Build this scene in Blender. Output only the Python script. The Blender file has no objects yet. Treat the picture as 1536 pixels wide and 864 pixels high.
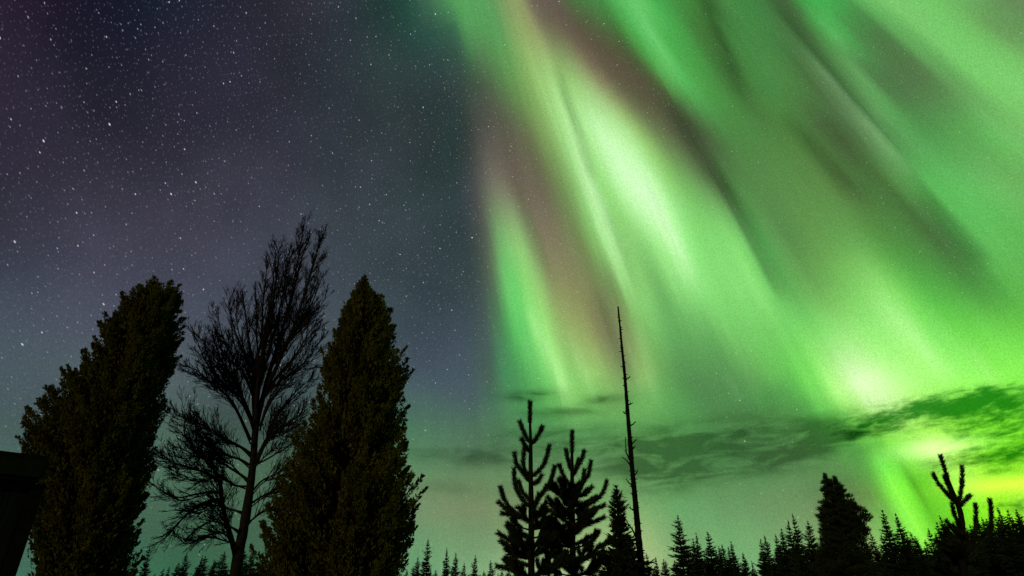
import bpy, math, random
from mathutils import Vector, Matrix
import numpy as np

scene = bpy.context.scene
R = math.radians

# ------------------------------------------------------------------ camera
FPX, EYE = 919.0, 1.6                  # focal length in photo pixels (1536 wide), eye height
PITCH = math.atan(470 / FPX)           # looking up at the sky
cam_data = bpy.data.cameras.new("camera")
cam = bpy.data.objects.new("camera", cam_data)
scene.collection.objects.link(cam)
cam.location = (0, 0, EYE)
cam.rotation_euler = (math.pi / 2 + PITCH, 0, 0)
cam_data.sensor_width = 36
cam_data.lens = FPX / 1536 * 36
cam_data.clip_end = 20000
scene.camera = cam

scene.view_settings.view_transform = 'Standard'
scene.view_settings.look = 'None'
scene.view_settings.exposure = 0
scene.view_settings.gamma = 1
scene.view_settings.use_curve_mapping = False
scene.render.engine = 'CYCLES'
scene.cycles.use_denoising = False
scene.cycles.max_bounces = 4
scene.cycles.transparent_max_bounces = 4

# ------------------------------------------------------------------ sun (a low, weak, warm light on the garden)
SUN_EL, SUN_AZ = R(14), R(208)         # azimuth clockwise from +Y: behind the camera, to its left
sun_data = bpy.data.lights.new("sun", 'SUN')
sun_data.energy = SUN_E = 0.95
sun_data.angle = R(0.5)
sun_data.color = (1.0, 0.88, 0.40)
sun = bpy.data.objects.new("sun", sun_data)
scene.collection.objects.link(sun)
to_sun = Vector((math.sin(SUN_AZ) * math.cos(SUN_EL), math.cos(SUN_AZ) * math.cos(SUN_EL), math.sin(SUN_EL)))
sun.rotation_euler = to_sun.to_track_quat('Z', 'Y').to_euler()

# ------------------------------------------------------------------ night sky with aurora
# Aurora rays run along meridians of the magnetic zenith. Each row below is one
# distance (degrees) from that point; its lists are red, green, blue triples
# (0 to 255) along the angle around it, over the ranges in SEG.
MAG = (-0.15449307, 0.20515617, 0.96645892)
MAG_A = (0.98746299, 0.0, 0.15785067)
MAG_B = (0.03238404, 0.97872925, -0.20258412)
SEG = [(-58, -8, 12), (-8, 10, 31), (10, 28, 31), (28, 48, 31), (48, 68, 26)]
AURORA = [
    (23,
     (22, 22, 38, 20, 26, 41, 21, 29, 44, 27, 32, 46, 31, 34, 47, 34, 35, 47, 36, 37, 47, 38, 39, 48, 41, 44, 52, 42, 48, 54, 38, 51, 52, 33, 59, 53),
     (33, 59, 53, 32, 61, 54, 32, 63, 55, 31, 65, 56, 31, 68, 57, 31, 70, 58, 32, 73, 60, 35, 77, 62, 39, 80, 65, 44, 85, 68, 49, 89, 71, 55, 94, 74, 60, 99, 77, 64, 104, 80, 67, 110, 81, 71, 117, 83, 74, 125, 84, 76, 133, 85, 79, 141, 86, 81, 148, 87, 84, 155, 88, 85, 160, 89, 86, 162, 89, 87, 163, 90, 87, 163, 90, 88, 164, 91, 88, 164, 91, 88, 164, 91, 88, 164, 91, 89, 164, 92, 89, 164, 92),
     (89, 164, 92, 90, 163, 92, 92, 162, 93, 95, 160, 93, 98, 158, 93, 103, 156, 93, 107, 154, 94, 112, 154, 95, 117, 154, 96, 124, 155, 98, 131, 157, 101, 137, 158, 103, 141, 159, 104, 142, 159, 104, 140, 155, 103, 134, 145, 100, 126, 131, 95, 117, 116, 90, 110, 104, 86, 106, 99, 84, 104, 96, 83, 103, 94, 82, 101, 92, 81, 100, 91, 80, 99, 90, 79, 98, 89, 78, 95, 89, 77, 92, 92, 75, 88, 96, 72, 83, 101, 70, 79, 107, 67),
     (79, 107, 67, 75, 113, 65, 73, 118, 64, 73, 121, 64, 72, 124, 65, 72, 126, 65, 72, 128, 66, 71, 130, 67, 71, 132, 68, 71, 134, 69, 71, 137, 71, 71, 141, 72, 73, 146, 74, 75, 152, 77, 78, 159, 80, 81, 166, 84, 84, 173, 87, 88, 179, 91, 91, 185, 94, 94, 190, 97, 96, 193, 99, 98, 195, 101, 100, 197, 103, 101, 198, 104, 101, 197, 103, 97, 195, 101, 92, 190, 97, 85, 185, 92, 79, 179, 86, 74, 173, 81, 71, 169, 78),
     (71, 169, 78, 70, 165, 75, 70, 161, 73, 70, 158, 71, 70, 155, 70, 70, 153, 68, 70, 150, 67, 69, 147, 65, 69, 144, 64, 69, 141, 63, 69, 138, 61, 68, 134, 59, 67, 128, 57, 64, 120, 54, 61, 111, 51, 58, 104, 49, 56, 101, 48, 57, 102, 48, 59, 106, 51, 63, 113, 55, 66, 120, 59, 70, 126, 63, 72, 131, 65, 73, 132, 66, 72, 132, 66, 71, 132, 66)),
    (24.67,
     (23, 21, 36, 21, 24, 39, 20, 27, 43, 24, 31, 45, 30, 34, 47, 33, 35, 47, 35, 36, 47, 38, 39, 48, 41, 43, 52, 42, 48, 54, 38, 52, 52, 33, 59, 53),
     (33, 59, 53, 33, 61, 54, 32, 63, 55, 32, 65, 56, 31, 68, 57, 31, 70, 59, 32, 73, 60, 35, 77, 62, 39, 80, 65, 44, 85, 68, 49, 89, 71, 55, 94, 74, 59, 99, 77, 64, 104, 79, 67, 110, 81, 70, 116, 82, 73, 124, 84, 76, 132, 85, 78, 140, 86, 81, 147, 86, 83, 153, 87, 84, 158, 88, 86, 160, 89, 87, 162, 89, 87, 162, 90, 87, 163, 90, 88, 163, 90, 88, 163, 91, 88, 163, 91, 88, 163, 91, 89, 162, 92),
     (89, 162, 92, 90, 161, 92, 93, 159, 92, 97, 157, 92, 102, 155, 93, 107, 153, 93, 112, 153, 94, 119, 154, 96, 126, 155, 99, 134, 157, 101, 139, 158, 103, 142, 159, 104, 140, 155, 103, 133, 142, 99, 122, 124, 93, 113, 108, 88, 107, 99, 84, 104, 96, 82, 103, 94, 81, 101, 92, 80, 100, 90, 80, 99, 90, 79, 97, 89, 78, 94, 90, 76, 90, 94, 73, 85, 99, 71, 81, 105, 68, 76, 111, 66, 74, 117, 65, 73, 120, 64, 72, 123, 65),
     (72, 123, 65, 72, 125, 65, 72, 127, 66, 71, 129, 67, 71, 132, 68, 71, 134, 69, 71, 137, 71, 71, 141, 72, 73, 147, 75, 75, 153, 78, 78, 161, 81, 82, 168, 85, 86, 176, 89, 90, 182, 92, 93, 188, 96, 96, 192, 98, 98, 195, 100, 100, 197, 102, 101, 198, 104, 101, 197, 103, 97, 194, 100, 90, 189, 96, 83, 183, 90, 77, 177, 84, 72, 171, 80, 71, 167, 76, 70, 163, 74, 70, 160, 73, 70, 157, 71, 70, 155, 69, 70, 152, 68),
     (70, 152, 68, 70, 149, 67, 69, 146, 65, 69, 143, 64, 69, 139, 62, 69, 135, 60, 68, 130, 58, 65, 121, 54, 61, 111, 51, 58, 103, 49, 56, 101, 48, 58, 103, 49, 61, 110, 53, 65, 118, 58, 69, 125, 62, 72, 131, 65, 73, 132, 66, 72, 132, 66, 70, 132, 66, 68, 132, 65, 65, 132, 65, 64, 132, 64, 63, 132, 64, 63, 132, 64, 63, 130, 64, 64, 128, 64)),
    (26.33,
     (25, 21, 36, 22, 22, 38, 20, 26, 42, 22, 30, 45, 29, 33, 47, 33, 35, 47, 35, 36, 47, 38, 39, 48, 41, 43, 52, 41, 48, 54, 38, 52, 53, 35, 60, 55),
     (35, 60, 55, 35, 61, 55, 35, 63, 56, 35, 65, 57, 35, 67, 58, 35, 69, 59, 36, 72, 61, 37, 75, 62, 40, 78, 64, 43, 81, 67, 46, 85, 69, 50, 89, 71, 53, 92, 74, 56, 96, 75, 58, 100, 77, 61, 105, 78, 63, 110, 79, 65, 116, 80, 68, 122, 81, 70, 128, 82, 73, 134, 83, 75, 140, 84, 80, 149, 86, 84, 157, 88, 86, 161, 89, 87, 161, 90, 87, 161, 90, 87, 161, 90, 88, 161, 90, 88, 161, 90, 89, 160, 91),
     (89, 160, 91, 90, 160, 91, 92, 158, 91, 96, 156, 91, 101, 154, 92, 106, 153, 93, 112, 152, 94, 119, 153, 96, 127, 154, 98, 134, 156, 100, 139, 158, 103, 142, 158, 104, 140, 154, 102, 132, 140, 98, 121, 122, 92, 112, 106, 87, 106, 99, 84, 104, 96, 82, 102, 93, 81, 101, 91, 80, 99, 90, 79, 97, 89, 77, 93, 91, 75, 88, 96, 72, 82, 104, 69, 76, 112, 66, 73, 118, 64, 73, 122, 65, 72, 125, 65, 72, 128, 66, 71, 130, 67),
     (71, 130, 67, 71, 132, 68, 71, 135, 70, 71, 139, 71, 72, 144, 73, 74, 150, 76, 77, 158, 80, 81, 166, 84, 85, 174, 88, 89, 181, 92, 93, 188, 95, 96, 192, 98, 98, 195, 101, 100, 197, 103, 101, 198, 104, 100, 197, 103, 95, 193, 99, 87, 187, 93, 80, 180, 87, 74, 173, 81, 71, 168, 77, 70, 164, 75, 70, 161, 73, 70, 158, 71, 70, 155, 69, 70, 152, 68, 70, 150, 67, 69, 147, 65, 69, 144, 64, 69, 141, 62, 69, 137, 61),
     (69, 137, 61, 68, 132, 58, 65, 123, 55, 61, 112, 51, 58, 104, 49, 56, 101, 48, 58, 105, 50, 62, 112, 54, 67, 121, 60, 71, 129, 64, 73, 132, 66, 72, 132, 66, 70, 132, 66, 67, 132, 65, 65, 132, 65, 63, 132, 64, 63, 132, 64, 63, 131, 64, 64, 129, 64, 65, 126, 64, 65, 123, 64, 66, 119, 63, 67, 116, 63, 68, 112, 63, 69, 108, 62, 69, 103, 61)),
    (28,
     (30, 23, 39, 23, 21, 36, 20, 24, 40, 21, 28, 44, 28, 33, 47, 33, 35, 47, 35, 37, 47, 38, 39, 48, 40, 43, 51, 41, 48, 54, 40, 53, 55, 39, 60, 57),
     (39, 60, 57, 39, 61, 57, 39, 63, 57, 39, 64, 58, 39, 66, 59, 39, 67, 60, 40, 69, 61, 40, 71, 62, 41, 73, 63, 42, 75, 64, 43, 77, 66, 44, 79, 67, 45, 81, 68, 46, 83, 69, 48, 85, 70, 49, 87, 70, 50, 89, 71, 52, 92, 72, 53, 95, 73, 55, 98, 74, 57, 101, 75, 60, 108, 77, 69, 125, 81, 78, 143, 85, 83, 152, 87, 85, 153, 88, 86, 154, 88, 86, 155, 88, 87, 156, 88, 87, 156, 88, 88, 157, 89),
     (88, 157, 89, 89, 157, 89, 90, 156, 89, 93, 155, 89, 98, 155, 90, 105, 155, 92, 113, 156, 94, 122, 156, 96, 130, 158, 98, 136, 159, 100, 141, 159, 101, 143, 158, 102, 142, 154, 102, 137, 143, 99, 127, 126, 93, 115, 110, 88, 108, 100, 84, 105, 96, 82, 102, 93, 80, 101, 91, 79, 99, 89, 78, 97, 89, 77, 94, 90, 75, 89, 95, 72, 83, 102, 69, 77, 110, 66, 74, 117, 64, 73, 121, 64, 72, 124, 65, 72, 127, 66, 71, 130, 67),
     (71, 130, 67, 71, 133, 69, 71, 138, 71, 72, 145, 74, 76, 154, 78, 81, 166, 84, 87, 178, 90, 93, 187, 95, 97, 193, 99, 99, 196, 102, 101, 198, 104, 101, 198, 103, 96, 194, 100, 89, 188, 94, 81, 181, 88, 74, 174, 82, 71, 168, 77, 70, 164, 75, 70, 160, 73, 70, 157, 71, 70, 154, 69, 70, 151, 68, 70, 148, 66, 69, 145, 65, 69, 142, 63, 69, 138, 61, 68, 134, 59, 67, 128, 57, 64, 118, 54, 60, 109, 50, 57, 102, 48),
     (57, 102, 48, 57, 101, 48, 60, 107, 51, 64, 116, 57, 69, 126, 62, 72, 132, 66, 72, 132, 66, 70, 132, 66, 68, 132, 65, 65, 132, 65, 63, 132, 64, 63, 132, 64, 63, 131, 64, 64, 128, 64, 65, 125, 64, 66, 121, 63, 67, 116, 63, 68, 112, 63, 69, 108, 62, 69, 102, 61, 70, 97, 59, 70, 96, 59, 69, 103, 60, 68, 119, 63, 66, 138, 67, 65, 154, 70)),
    (29.67,
     (35, 27, 44, 24, 20, 36, 21, 23, 38, 20, 28, 44, 29, 33, 47, 33, 35, 47, 36, 37, 48, 38, 40, 50, 40, 44, 52, 42, 49, 55, 42, 55, 57, 42, 61, 58),
     (42, 61, 58, 42, 61, 59, 42, 62, 59, 42, 62, 59, 42, 63, 60, 42, 64, 60, 42, 65, 61, 43, 66, 61, 43, 67, 62, 43, 68, 62, 43, 69, 63, 44, 70, 64, 44, 72, 64, 45, 73, 65, 46, 74, 66, 47, 76, 66, 48, 77, 67, 49, 79, 68, 50, 80, 68, 51, 83, 69, 53, 86, 69, 56, 90, 71, 63, 104, 74, 71, 121, 78, 77, 130, 80, 80, 132, 81, 82, 135, 82, 84, 138, 83, 85, 141, 83, 86, 145, 84, 87, 149, 85),
     (87, 149, 85, 89, 151, 85, 91, 153, 86, 93, 154, 87, 97, 156, 88, 105, 158, 90, 115, 160, 93, 125, 163, 97, 134, 166, 99, 139, 167, 101, 143, 166, 102, 146, 163, 102, 147, 159, 102, 146, 153, 101, 138, 140, 98, 126, 125, 92, 115, 110, 86, 109, 103, 82, 105, 98, 80, 103, 94, 78, 100, 91, 76, 98, 88, 74, 95, 87, 73, 92, 89, 71, 87, 93, 68, 82, 100, 66, 78, 106, 64, 76, 112, 63, 75, 116, 64, 73, 121, 65, 72, 125, 66),
     (72, 125, 66, 71, 130, 67, 71, 135, 70, 72, 142, 72, 74, 152, 77, 79, 163, 82, 85, 175, 88, 91, 185, 94, 96, 192, 99, 100, 196, 102, 101, 198, 104, 95, 193, 99, 82, 182, 89, 72, 171, 79, 70, 163, 74, 70, 158, 71, 70, 155, 69, 70, 152, 68, 70, 149, 66, 69, 146, 65, 69, 142, 63, 69, 138, 61, 68, 134, 59, 67, 126, 56, 63, 116, 53, 59, 107, 50, 56, 101, 48, 57, 102, 48, 60, 108, 52, 64, 116, 57, 69, 125, 62),
     (69, 125, 62, 72, 131, 66, 72, 132, 66, 70, 132, 66, 67, 132, 65, 64, 132, 64, 63, 132, 64, 63, 132, 64, 64, 129, 64, 65, 126, 64, 66, 122, 64, 67, 117, 63, 68, 113, 63, 69, 108, 62, 69, 102, 61, 70, 96, 59, 70, 97, 59, 69, 108, 61, 67, 128, 65, 66, 148, 69, 65, 162, 72, 65, 169, 74, 65, 174, 77, 65, 178, 78, 65, 181, 80, 65, 181, 80)),
    (31.33,
     (40, 30, 49, 28, 22, 38, 21, 23, 38, 21, 28, 43, 29, 32, 46, 34, 36, 48, 37, 38, 50, 39, 41, 51, 41, 45, 54, 43, 50, 56, 44, 56, 58, 45, 61, 60),
     (45, 61, 60, 45, 61, 60, 45, 61, 60, 45, 61, 60, 44, 61, 60, 44, 61, 60, 44, 61, 60, 44, 61, 60, 44, 62, 61, 44, 62, 61, 44, 62, 61, 44, 63, 61, 45, 64, 62, 45, 65, 62, 46, 66, 63, 48, 67, 63, 49, 69, 64, 50, 70, 64, 51, 72, 65, 52, 74, 65, 54, 77, 66, 56, 81, 66, 60, 88, 68, 65, 97, 70, 70, 103, 72, 74, 106, 73, 78, 110, 75, 80, 116, 76, 83, 123, 77, 85, 131, 79, 87, 139, 80),
     (87, 139, 80, 90, 144, 81, 93, 149, 83, 96, 152, 84, 101, 155, 86, 108, 159, 89, 116, 164, 92, 126, 169, 96, 136, 173, 101, 143, 177, 104, 146, 178, 106, 148, 178, 107, 150, 176, 108, 151, 172, 108, 148, 165, 106, 140, 153, 101, 129, 139, 95, 121, 128, 90, 117, 120, 87, 113, 113, 84, 110, 106, 81, 105, 98, 77, 101, 92, 74, 97, 88, 71, 93, 86, 68, 89, 87, 66, 86, 90, 64, 83, 94, 62, 81, 98, 62, 79, 103, 62, 75, 110, 62),
     (75, 110, 62, 73, 118, 63, 71, 126, 65, 71, 136, 67, 73, 147, 72, 76, 159, 78, 83, 171, 86, 90, 183, 93, 96, 192, 99, 100, 196, 102, 102, 198, 104, 98, 195, 101, 86, 185, 92, 74, 173, 81, 70, 164, 75, 70, 158, 71, 70, 153, 68, 69, 148, 66, 69, 142, 63, 68, 135, 60, 65, 122, 55, 60, 109, 50, 57, 102, 48, 57, 102, 48, 60, 107, 52, 64, 116, 57, 69, 125, 62, 72, 131, 65, 72, 132, 66, 71, 132, 66, 68, 132, 65),
     (68, 132, 65, 65, 132, 65, 63, 132, 64, 63, 132, 64, 64, 130, 64, 65, 126, 64, 66, 122, 64, 67, 117, 63, 68, 112, 63, 69, 107, 62, 69, 100, 60, 70, 95, 59, 69, 101, 60, 68, 119, 63, 66, 141, 68, 65, 160, 71, 65, 168, 74, 65, 174, 76, 65, 178, 79, 65, 181, 80, 65, 181, 80, 66, 177, 80, 68, 170, 79, 71, 163, 78, 74, 160, 77, 79, 162, 79)),
    (33,
     (42, 32, 50, 29, 23, 39, 23, 23, 39, 24, 28, 42, 31, 32, 46, 36, 37, 50, 39, 39, 52, 41, 43, 53, 43, 47, 55, 44, 51, 58, 46, 57, 60, 47, 61, 62),
     (47, 61, 62, 47, 61, 61, 47, 60, 61, 46, 60, 61, 46, 60, 61, 46, 59, 60, 45, 59, 60, 45, 59, 60, 45, 58, 59, 44, 58, 59, 44, 59, 59, 44, 59, 59, 44, 59, 59, 44, 60, 59, 45, 61, 60, 46, 62, 60, 48, 64, 61, 49, 65, 62, 51, 67, 62, 53, 69, 63, 55, 72, 63, 57, 75, 64, 61, 79, 66, 64, 83, 67, 68, 86, 68, 73, 90, 69, 76, 94, 71, 79, 100, 72, 82, 108, 73, 85, 118, 75, 87, 127, 76),
     (87, 127, 76, 91, 135, 78, 95, 142, 79, 99, 148, 82, 105, 154, 84, 111, 159, 87, 119, 165, 91, 127, 172, 95, 136, 179, 101, 145, 186, 107, 150, 191, 111, 152, 194, 114, 154, 196, 117, 155, 196, 118, 153, 191, 116, 146, 180, 109, 138, 168, 102, 135, 162, 101, 132, 155, 99, 130, 147, 97, 128, 137, 95, 123, 125, 91, 116, 111, 84, 109, 100, 78, 102, 92, 73, 96, 88, 69, 92, 86, 66, 89, 86, 64, 88, 87, 62, 85, 89, 61, 82, 92, 61),
     (82, 92, 61, 77, 100, 60, 73, 110, 60, 71, 121, 60, 72, 138, 65, 75, 155, 72, 80, 169, 81, 90, 184, 93, 101, 195, 104, 105, 198, 106, 101, 195, 102, 96, 192, 98, 87, 185, 91, 77, 175, 83, 70, 165, 75, 70, 158, 71, 69, 151, 68, 69, 147, 66, 68, 142, 63, 68, 135, 60, 65, 123, 55, 58, 105, 49, 57, 102, 48, 64, 115, 56, 71, 130, 65, 72, 132, 66, 69, 132, 65, 66, 132, 65, 64, 132, 64, 63, 132, 64, 63, 131, 64),
     (63, 131, 64, 64, 128, 64, 65, 124, 64, 66, 119, 63, 68, 114, 63, 68, 109, 63, 69, 102, 61, 70, 96, 59, 69, 99, 60, 68, 117, 63, 66, 141, 68, 65, 160, 72, 65, 169, 74, 65, 175, 77, 65, 179, 79, 65, 181, 80, 66, 180, 80, 67, 173, 79, 70, 165, 78, 73, 160, 77, 78, 161, 79, 86, 168, 84, 95, 177, 91, 104, 185, 97, 110, 190, 101, 116, 194, 104)),
    (34.67,
     (42, 32, 50, 32, 25, 41, 26, 25, 40, 27, 29, 43, 33, 33, 46, 38, 38, 51, 41, 41, 54, 43, 44, 56, 45, 49, 58, 47, 53, 60, 48, 58, 62, 49, 61, 63),
     (49, 61, 63, 49, 61, 63, 48, 60, 62, 48, 59, 61, 47, 59, 61, 46, 58, 60, 46, 57, 59, 45, 57, 59, 44, 57, 58, 44, 57, 58, 43, 57, 57, 43, 57, 57, 42, 57, 57, 42, 58, 57, 43, 59, 57, 43, 60, 57, 45, 61, 58, 47, 63, 59, 50, 64, 60, 52, 66, 61, 56, 69, 62, 61, 73, 65, 66, 77, 68, 70, 80, 69, 74, 83, 70, 77, 85, 71, 80, 88, 72, 82, 92, 72, 85, 99, 73, 87, 106, 74, 89, 115, 75),
     (89, 115, 75, 92, 122, 76, 96, 130, 77, 100, 137, 79, 106, 146, 82, 113, 154, 86, 119, 162, 89, 126, 170, 94, 135, 179, 101, 145, 190, 108, 152, 199, 115, 156, 205, 121, 161, 212, 128, 164, 216, 132, 155, 205, 122, 140, 186, 110, 135, 179, 105, 145, 190, 111, 148, 190, 113, 146, 182, 111, 145, 172, 109, 143, 160, 107, 136, 143, 100, 127, 124, 91, 117, 109, 83, 108, 98, 77, 98, 91, 71, 93, 87, 67, 91, 85, 65, 89, 84, 63, 87, 85, 61),
     (87, 85, 61, 83, 87, 60, 78, 94, 58, 73, 104, 57, 73, 119, 59, 75, 147, 68, 78, 164, 76, 86, 181, 88, 102, 197, 104, 108, 201, 109, 93, 189, 95, 84, 180, 86, 81, 176, 83, 76, 171, 79, 71, 164, 74, 70, 154, 70, 69, 143, 66, 68, 138, 63, 67, 135, 60, 67, 132, 59, 65, 123, 55, 55, 101, 47, 54, 98, 46, 63, 115, 56, 71, 130, 65, 71, 132, 66, 67, 132, 65, 63, 132, 64, 63, 130, 64, 65, 125, 64, 67, 119, 63),
     (67, 119, 63, 68, 113, 63, 69, 107, 62, 69, 99, 60, 70, 95, 59, 69, 105, 61, 67, 128, 65, 65, 152, 70, 65, 166, 73, 65, 173, 76, 65, 178, 78, 65, 181, 80, 66, 181, 80, 67, 174, 79, 70, 166, 78, 73, 160, 77, 78, 162, 79, 87, 170, 85, 98, 180, 92, 106, 187, 98, 112, 191, 102, 119, 195, 106, 123, 198, 108, 124, 198, 109, 123, 198, 109, 122, 198, 108)),
    (36.33,
     (42, 32, 50, 37, 30, 47, 30, 28, 43, 31, 30, 44, 35, 34, 47, 41, 40, 53, 44, 43, 56, 45, 47, 58, 47, 51, 60, 49, 55, 62, 50, 59, 64, 50, 61, 64),
     (50, 61, 64, 50, 61, 64, 49, 60, 63, 49, 59, 62, 48, 58, 61, 47, 58, 60, 46, 57, 59, 45, 56, 58, 44, 56, 58, 44, 56, 57, 43, 56, 56, 42, 56, 56, 41, 57, 55, 41, 57, 55, 41, 58, 55, 41, 59, 55, 43, 60, 56, 46, 61, 57, 49, 63, 58, 53, 64, 60, 58, 67, 62, 65, 72, 66, 73, 77, 71, 78, 81, 73, 81, 83, 74, 83, 85, 74, 85, 87, 74, 87, 89, 74, 89, 93, 74, 90, 97, 74, 92, 103, 75),
     (92, 103, 75, 94, 109, 75, 97, 115, 76, 101, 123, 77, 106, 134, 80, 113, 145, 84, 119, 156, 88, 125, 165, 93, 133, 175, 99, 142, 188, 108, 152, 202, 117, 159, 212, 126, 168, 222, 137, 174, 228, 145, 159, 212, 130, 136, 185, 110, 143, 193, 116, 159, 213, 129, 163, 216, 131, 161, 211, 129, 159, 203, 126, 157, 194, 122, 155, 182, 118, 147, 162, 110, 136, 139, 98, 125, 121, 88, 112, 106, 80, 100, 95, 73, 94, 89, 68, 91, 85, 65, 89, 83, 63),
     (89, 83, 63, 87, 82, 61, 83, 84, 59, 78, 90, 57, 75, 99, 56, 76, 124, 62, 80, 158, 74, 85, 176, 84, 99, 193, 99, 106, 200, 107, 93, 188, 94, 78, 173, 80, 75, 168, 76, 74, 164, 74, 72, 159, 71, 70, 150, 67, 68, 134, 62, 67, 124, 58, 65, 121, 55, 63, 118, 53, 54, 101, 46, 50, 92, 43, 57, 105, 50, 64, 117, 57, 71, 130, 65, 71, 132, 66, 67, 132, 65, 63, 132, 64, 64, 130, 64, 65, 123, 64, 67, 115, 63),
     (67, 115, 63, 69, 103, 61, 70, 97, 59, 67, 130, 66, 65, 155, 70, 65, 167, 74, 65, 174, 77, 65, 179, 79, 65, 181, 80, 66, 179, 80, 68, 170, 79, 71, 162, 78, 76, 160, 78, 84, 166, 82, 95, 177, 90, 104, 186, 97, 111, 191, 102, 118, 195, 106, 123, 198, 108, 124, 198, 109, 123, 198, 109, 122, 198, 108, 121, 198, 107, 119, 198, 106, 118, 198, 105, 117, 198, 104)),
    (38,
     (43, 33, 51, 42, 35, 51, 34, 32, 46, 34, 33, 46, 38, 37, 50, 44, 42, 56, 46, 46, 59, 48, 49, 61, 49, 53, 63, 51, 57, 64, 51, 60, 65, 51, 62, 65),
     (51, 62, 65, 50, 61, 64, 50, 61, 64, 49, 60, 63, 48, 59, 62, 47, 59, 61, 46, 58, 60, 45, 57, 59, 44, 57, 58, 44, 57, 58, 43, 57, 57, 42, 57, 56, 41, 57, 56, 41, 57, 56, 41, 58, 56, 43, 59, 56, 45, 60, 57, 49, 62, 59, 53, 64, 61, 59, 67, 63, 65, 71, 66, 73, 76, 71, 82, 82, 76, 88, 87, 79, 90, 88, 79, 92, 89, 79, 93, 90, 79, 93, 90, 77, 94, 91, 77, 95, 93, 76, 96, 96, 76),
     (96, 96, 76, 97, 100, 76, 98, 104, 75, 101, 111, 76, 106, 122, 78, 112, 135, 82, 118, 148, 86, 124, 159, 91, 131, 170, 98, 139, 183, 106, 150, 201, 118, 161, 217, 130, 172, 228, 144, 181, 235, 155, 169, 222, 145, 135, 184, 110, 151, 206, 126, 171, 228, 145, 178, 233, 152, 177, 231, 151, 174, 227, 147, 171, 220, 142, 168, 212, 136, 164, 201, 130, 155, 183, 119, 143, 159, 105, 131, 138, 93, 116, 119, 84, 103, 103, 75, 96, 95, 70, 92, 89, 66),
     (92, 89, 66, 89, 84, 63, 86, 82, 61, 82, 83, 58, 78, 88, 56, 75, 96, 55, 81, 139, 68, 88, 171, 83, 98, 189, 96, 100, 195, 100, 92, 187, 93, 79, 172, 80, 75, 164, 74, 74, 158, 71, 72, 153, 69, 70, 145, 65, 67, 128, 59, 66, 117, 56, 64, 112, 52, 54, 96, 44, 51, 93, 44, 63, 118, 56, 64, 121, 59, 65, 124, 61, 69, 130, 65, 69, 132, 66, 67, 132, 65, 64, 131, 64, 65, 129, 64, 66, 122, 63, 66, 112, 62),
     (66, 112, 62, 69, 101, 60, 69, 100, 60, 66, 145, 68, 65, 171, 75, 65, 181, 80, 66, 178, 80, 68, 169, 79, 72, 161, 78, 77, 161, 78, 87, 169, 84, 98, 180, 93, 107, 188, 99, 114, 193, 103, 121, 196, 107, 124, 198, 109, 124, 198, 109, 123, 198, 108, 121, 198, 107, 119, 198, 106, 118, 198, 105, 117, 198, 104, 116, 198, 103, 115, 197, 102, 114, 195, 101, 113, 193, 101)),
    (39.67,
     (44, 36, 53, 43, 37, 52, 38, 35, 49, 37, 35, 48, 41, 40, 53, 47, 45, 58, 49, 49, 61, 51, 52, 63, 52, 55, 65, 52, 59, 66, 52, 62, 67, 51, 62, 66),
     (51, 62, 66, 50, 62, 65, 49, 62, 64, 49, 61, 63, 48, 61, 63, 47, 60, 62, 46, 60, 61, 45, 59, 60, 44, 59, 60, 44, 59, 59, 43, 58, 58, 42, 58, 58, 42, 58, 57, 42, 58, 57, 43, 59, 58, 46, 60, 59, 50, 62, 61, 54, 64, 63, 60, 67, 66, 67, 72, 69, 75, 78, 72, 83, 84, 77, 93, 92, 83, 99, 96, 86, 101, 97, 86, 101, 95, 84, 100, 94, 83, 99, 92, 80, 99, 93, 79, 100, 95, 79, 100, 96, 79),
     (100, 96, 79, 100, 98, 78, 101, 101, 77, 102, 105, 77, 105, 114, 78, 110, 127, 80, 115, 140, 84, 120, 152, 88, 127, 163, 95, 135, 177, 103, 147, 197, 116, 160, 217, 131, 174, 232, 147, 181, 237, 157, 168, 220, 145, 150, 200, 127, 154, 210, 128, 176, 236, 152, 186, 243, 164, 191, 246, 171, 191, 244, 170, 187, 241, 165, 183, 235, 157, 177, 228, 149, 172, 219, 140, 162, 202, 127, 149, 180, 111, 136, 158, 99, 121, 134, 88, 107, 115, 79, 98, 103, 72),
     (98, 103, 72, 92, 93, 67, 88, 87, 64, 84, 84, 61, 79, 84, 57, 75, 86, 55, 76, 100, 57, 85, 152, 75, 90, 173, 87, 91, 183, 91, 87, 181, 88, 81, 171, 80, 77, 161, 73, 74, 154, 70, 72, 148, 67, 70, 140, 64, 65, 122, 57, 64, 113, 54, 59, 105, 50, 49, 88, 41, 62, 113, 54, 68, 129, 63, 68, 129, 63, 68, 130, 64, 68, 131, 65, 68, 132, 66, 67, 131, 65, 66, 129, 65, 67, 125, 64, 67, 119, 63, 60, 100, 55),
     (60, 100, 55, 64, 96, 56, 70, 107, 61, 66, 151, 70, 65, 172, 76, 65, 181, 80, 68, 172, 79, 76, 160, 78, 96, 179, 92, 107, 188, 99, 115, 193, 104, 121, 197, 107, 124, 198, 109, 124, 198, 109, 122, 198, 108, 121, 198, 107, 119, 198, 105, 117, 198, 104, 116, 198, 104, 115, 197, 103, 114, 196, 102, 114, 194, 101, 113, 191, 100, 112, 188, 99, 110, 185, 98, 108, 178, 96)),
    (41.33,
     (44, 37, 53, 43, 38, 53, 40, 37, 51, 40, 38, 51, 45, 43, 56, 50, 48, 61, 52, 52, 64, 53, 55, 66, 54, 58, 68, 54, 61, 68, 53, 63, 68, 51, 63, 66),
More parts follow.
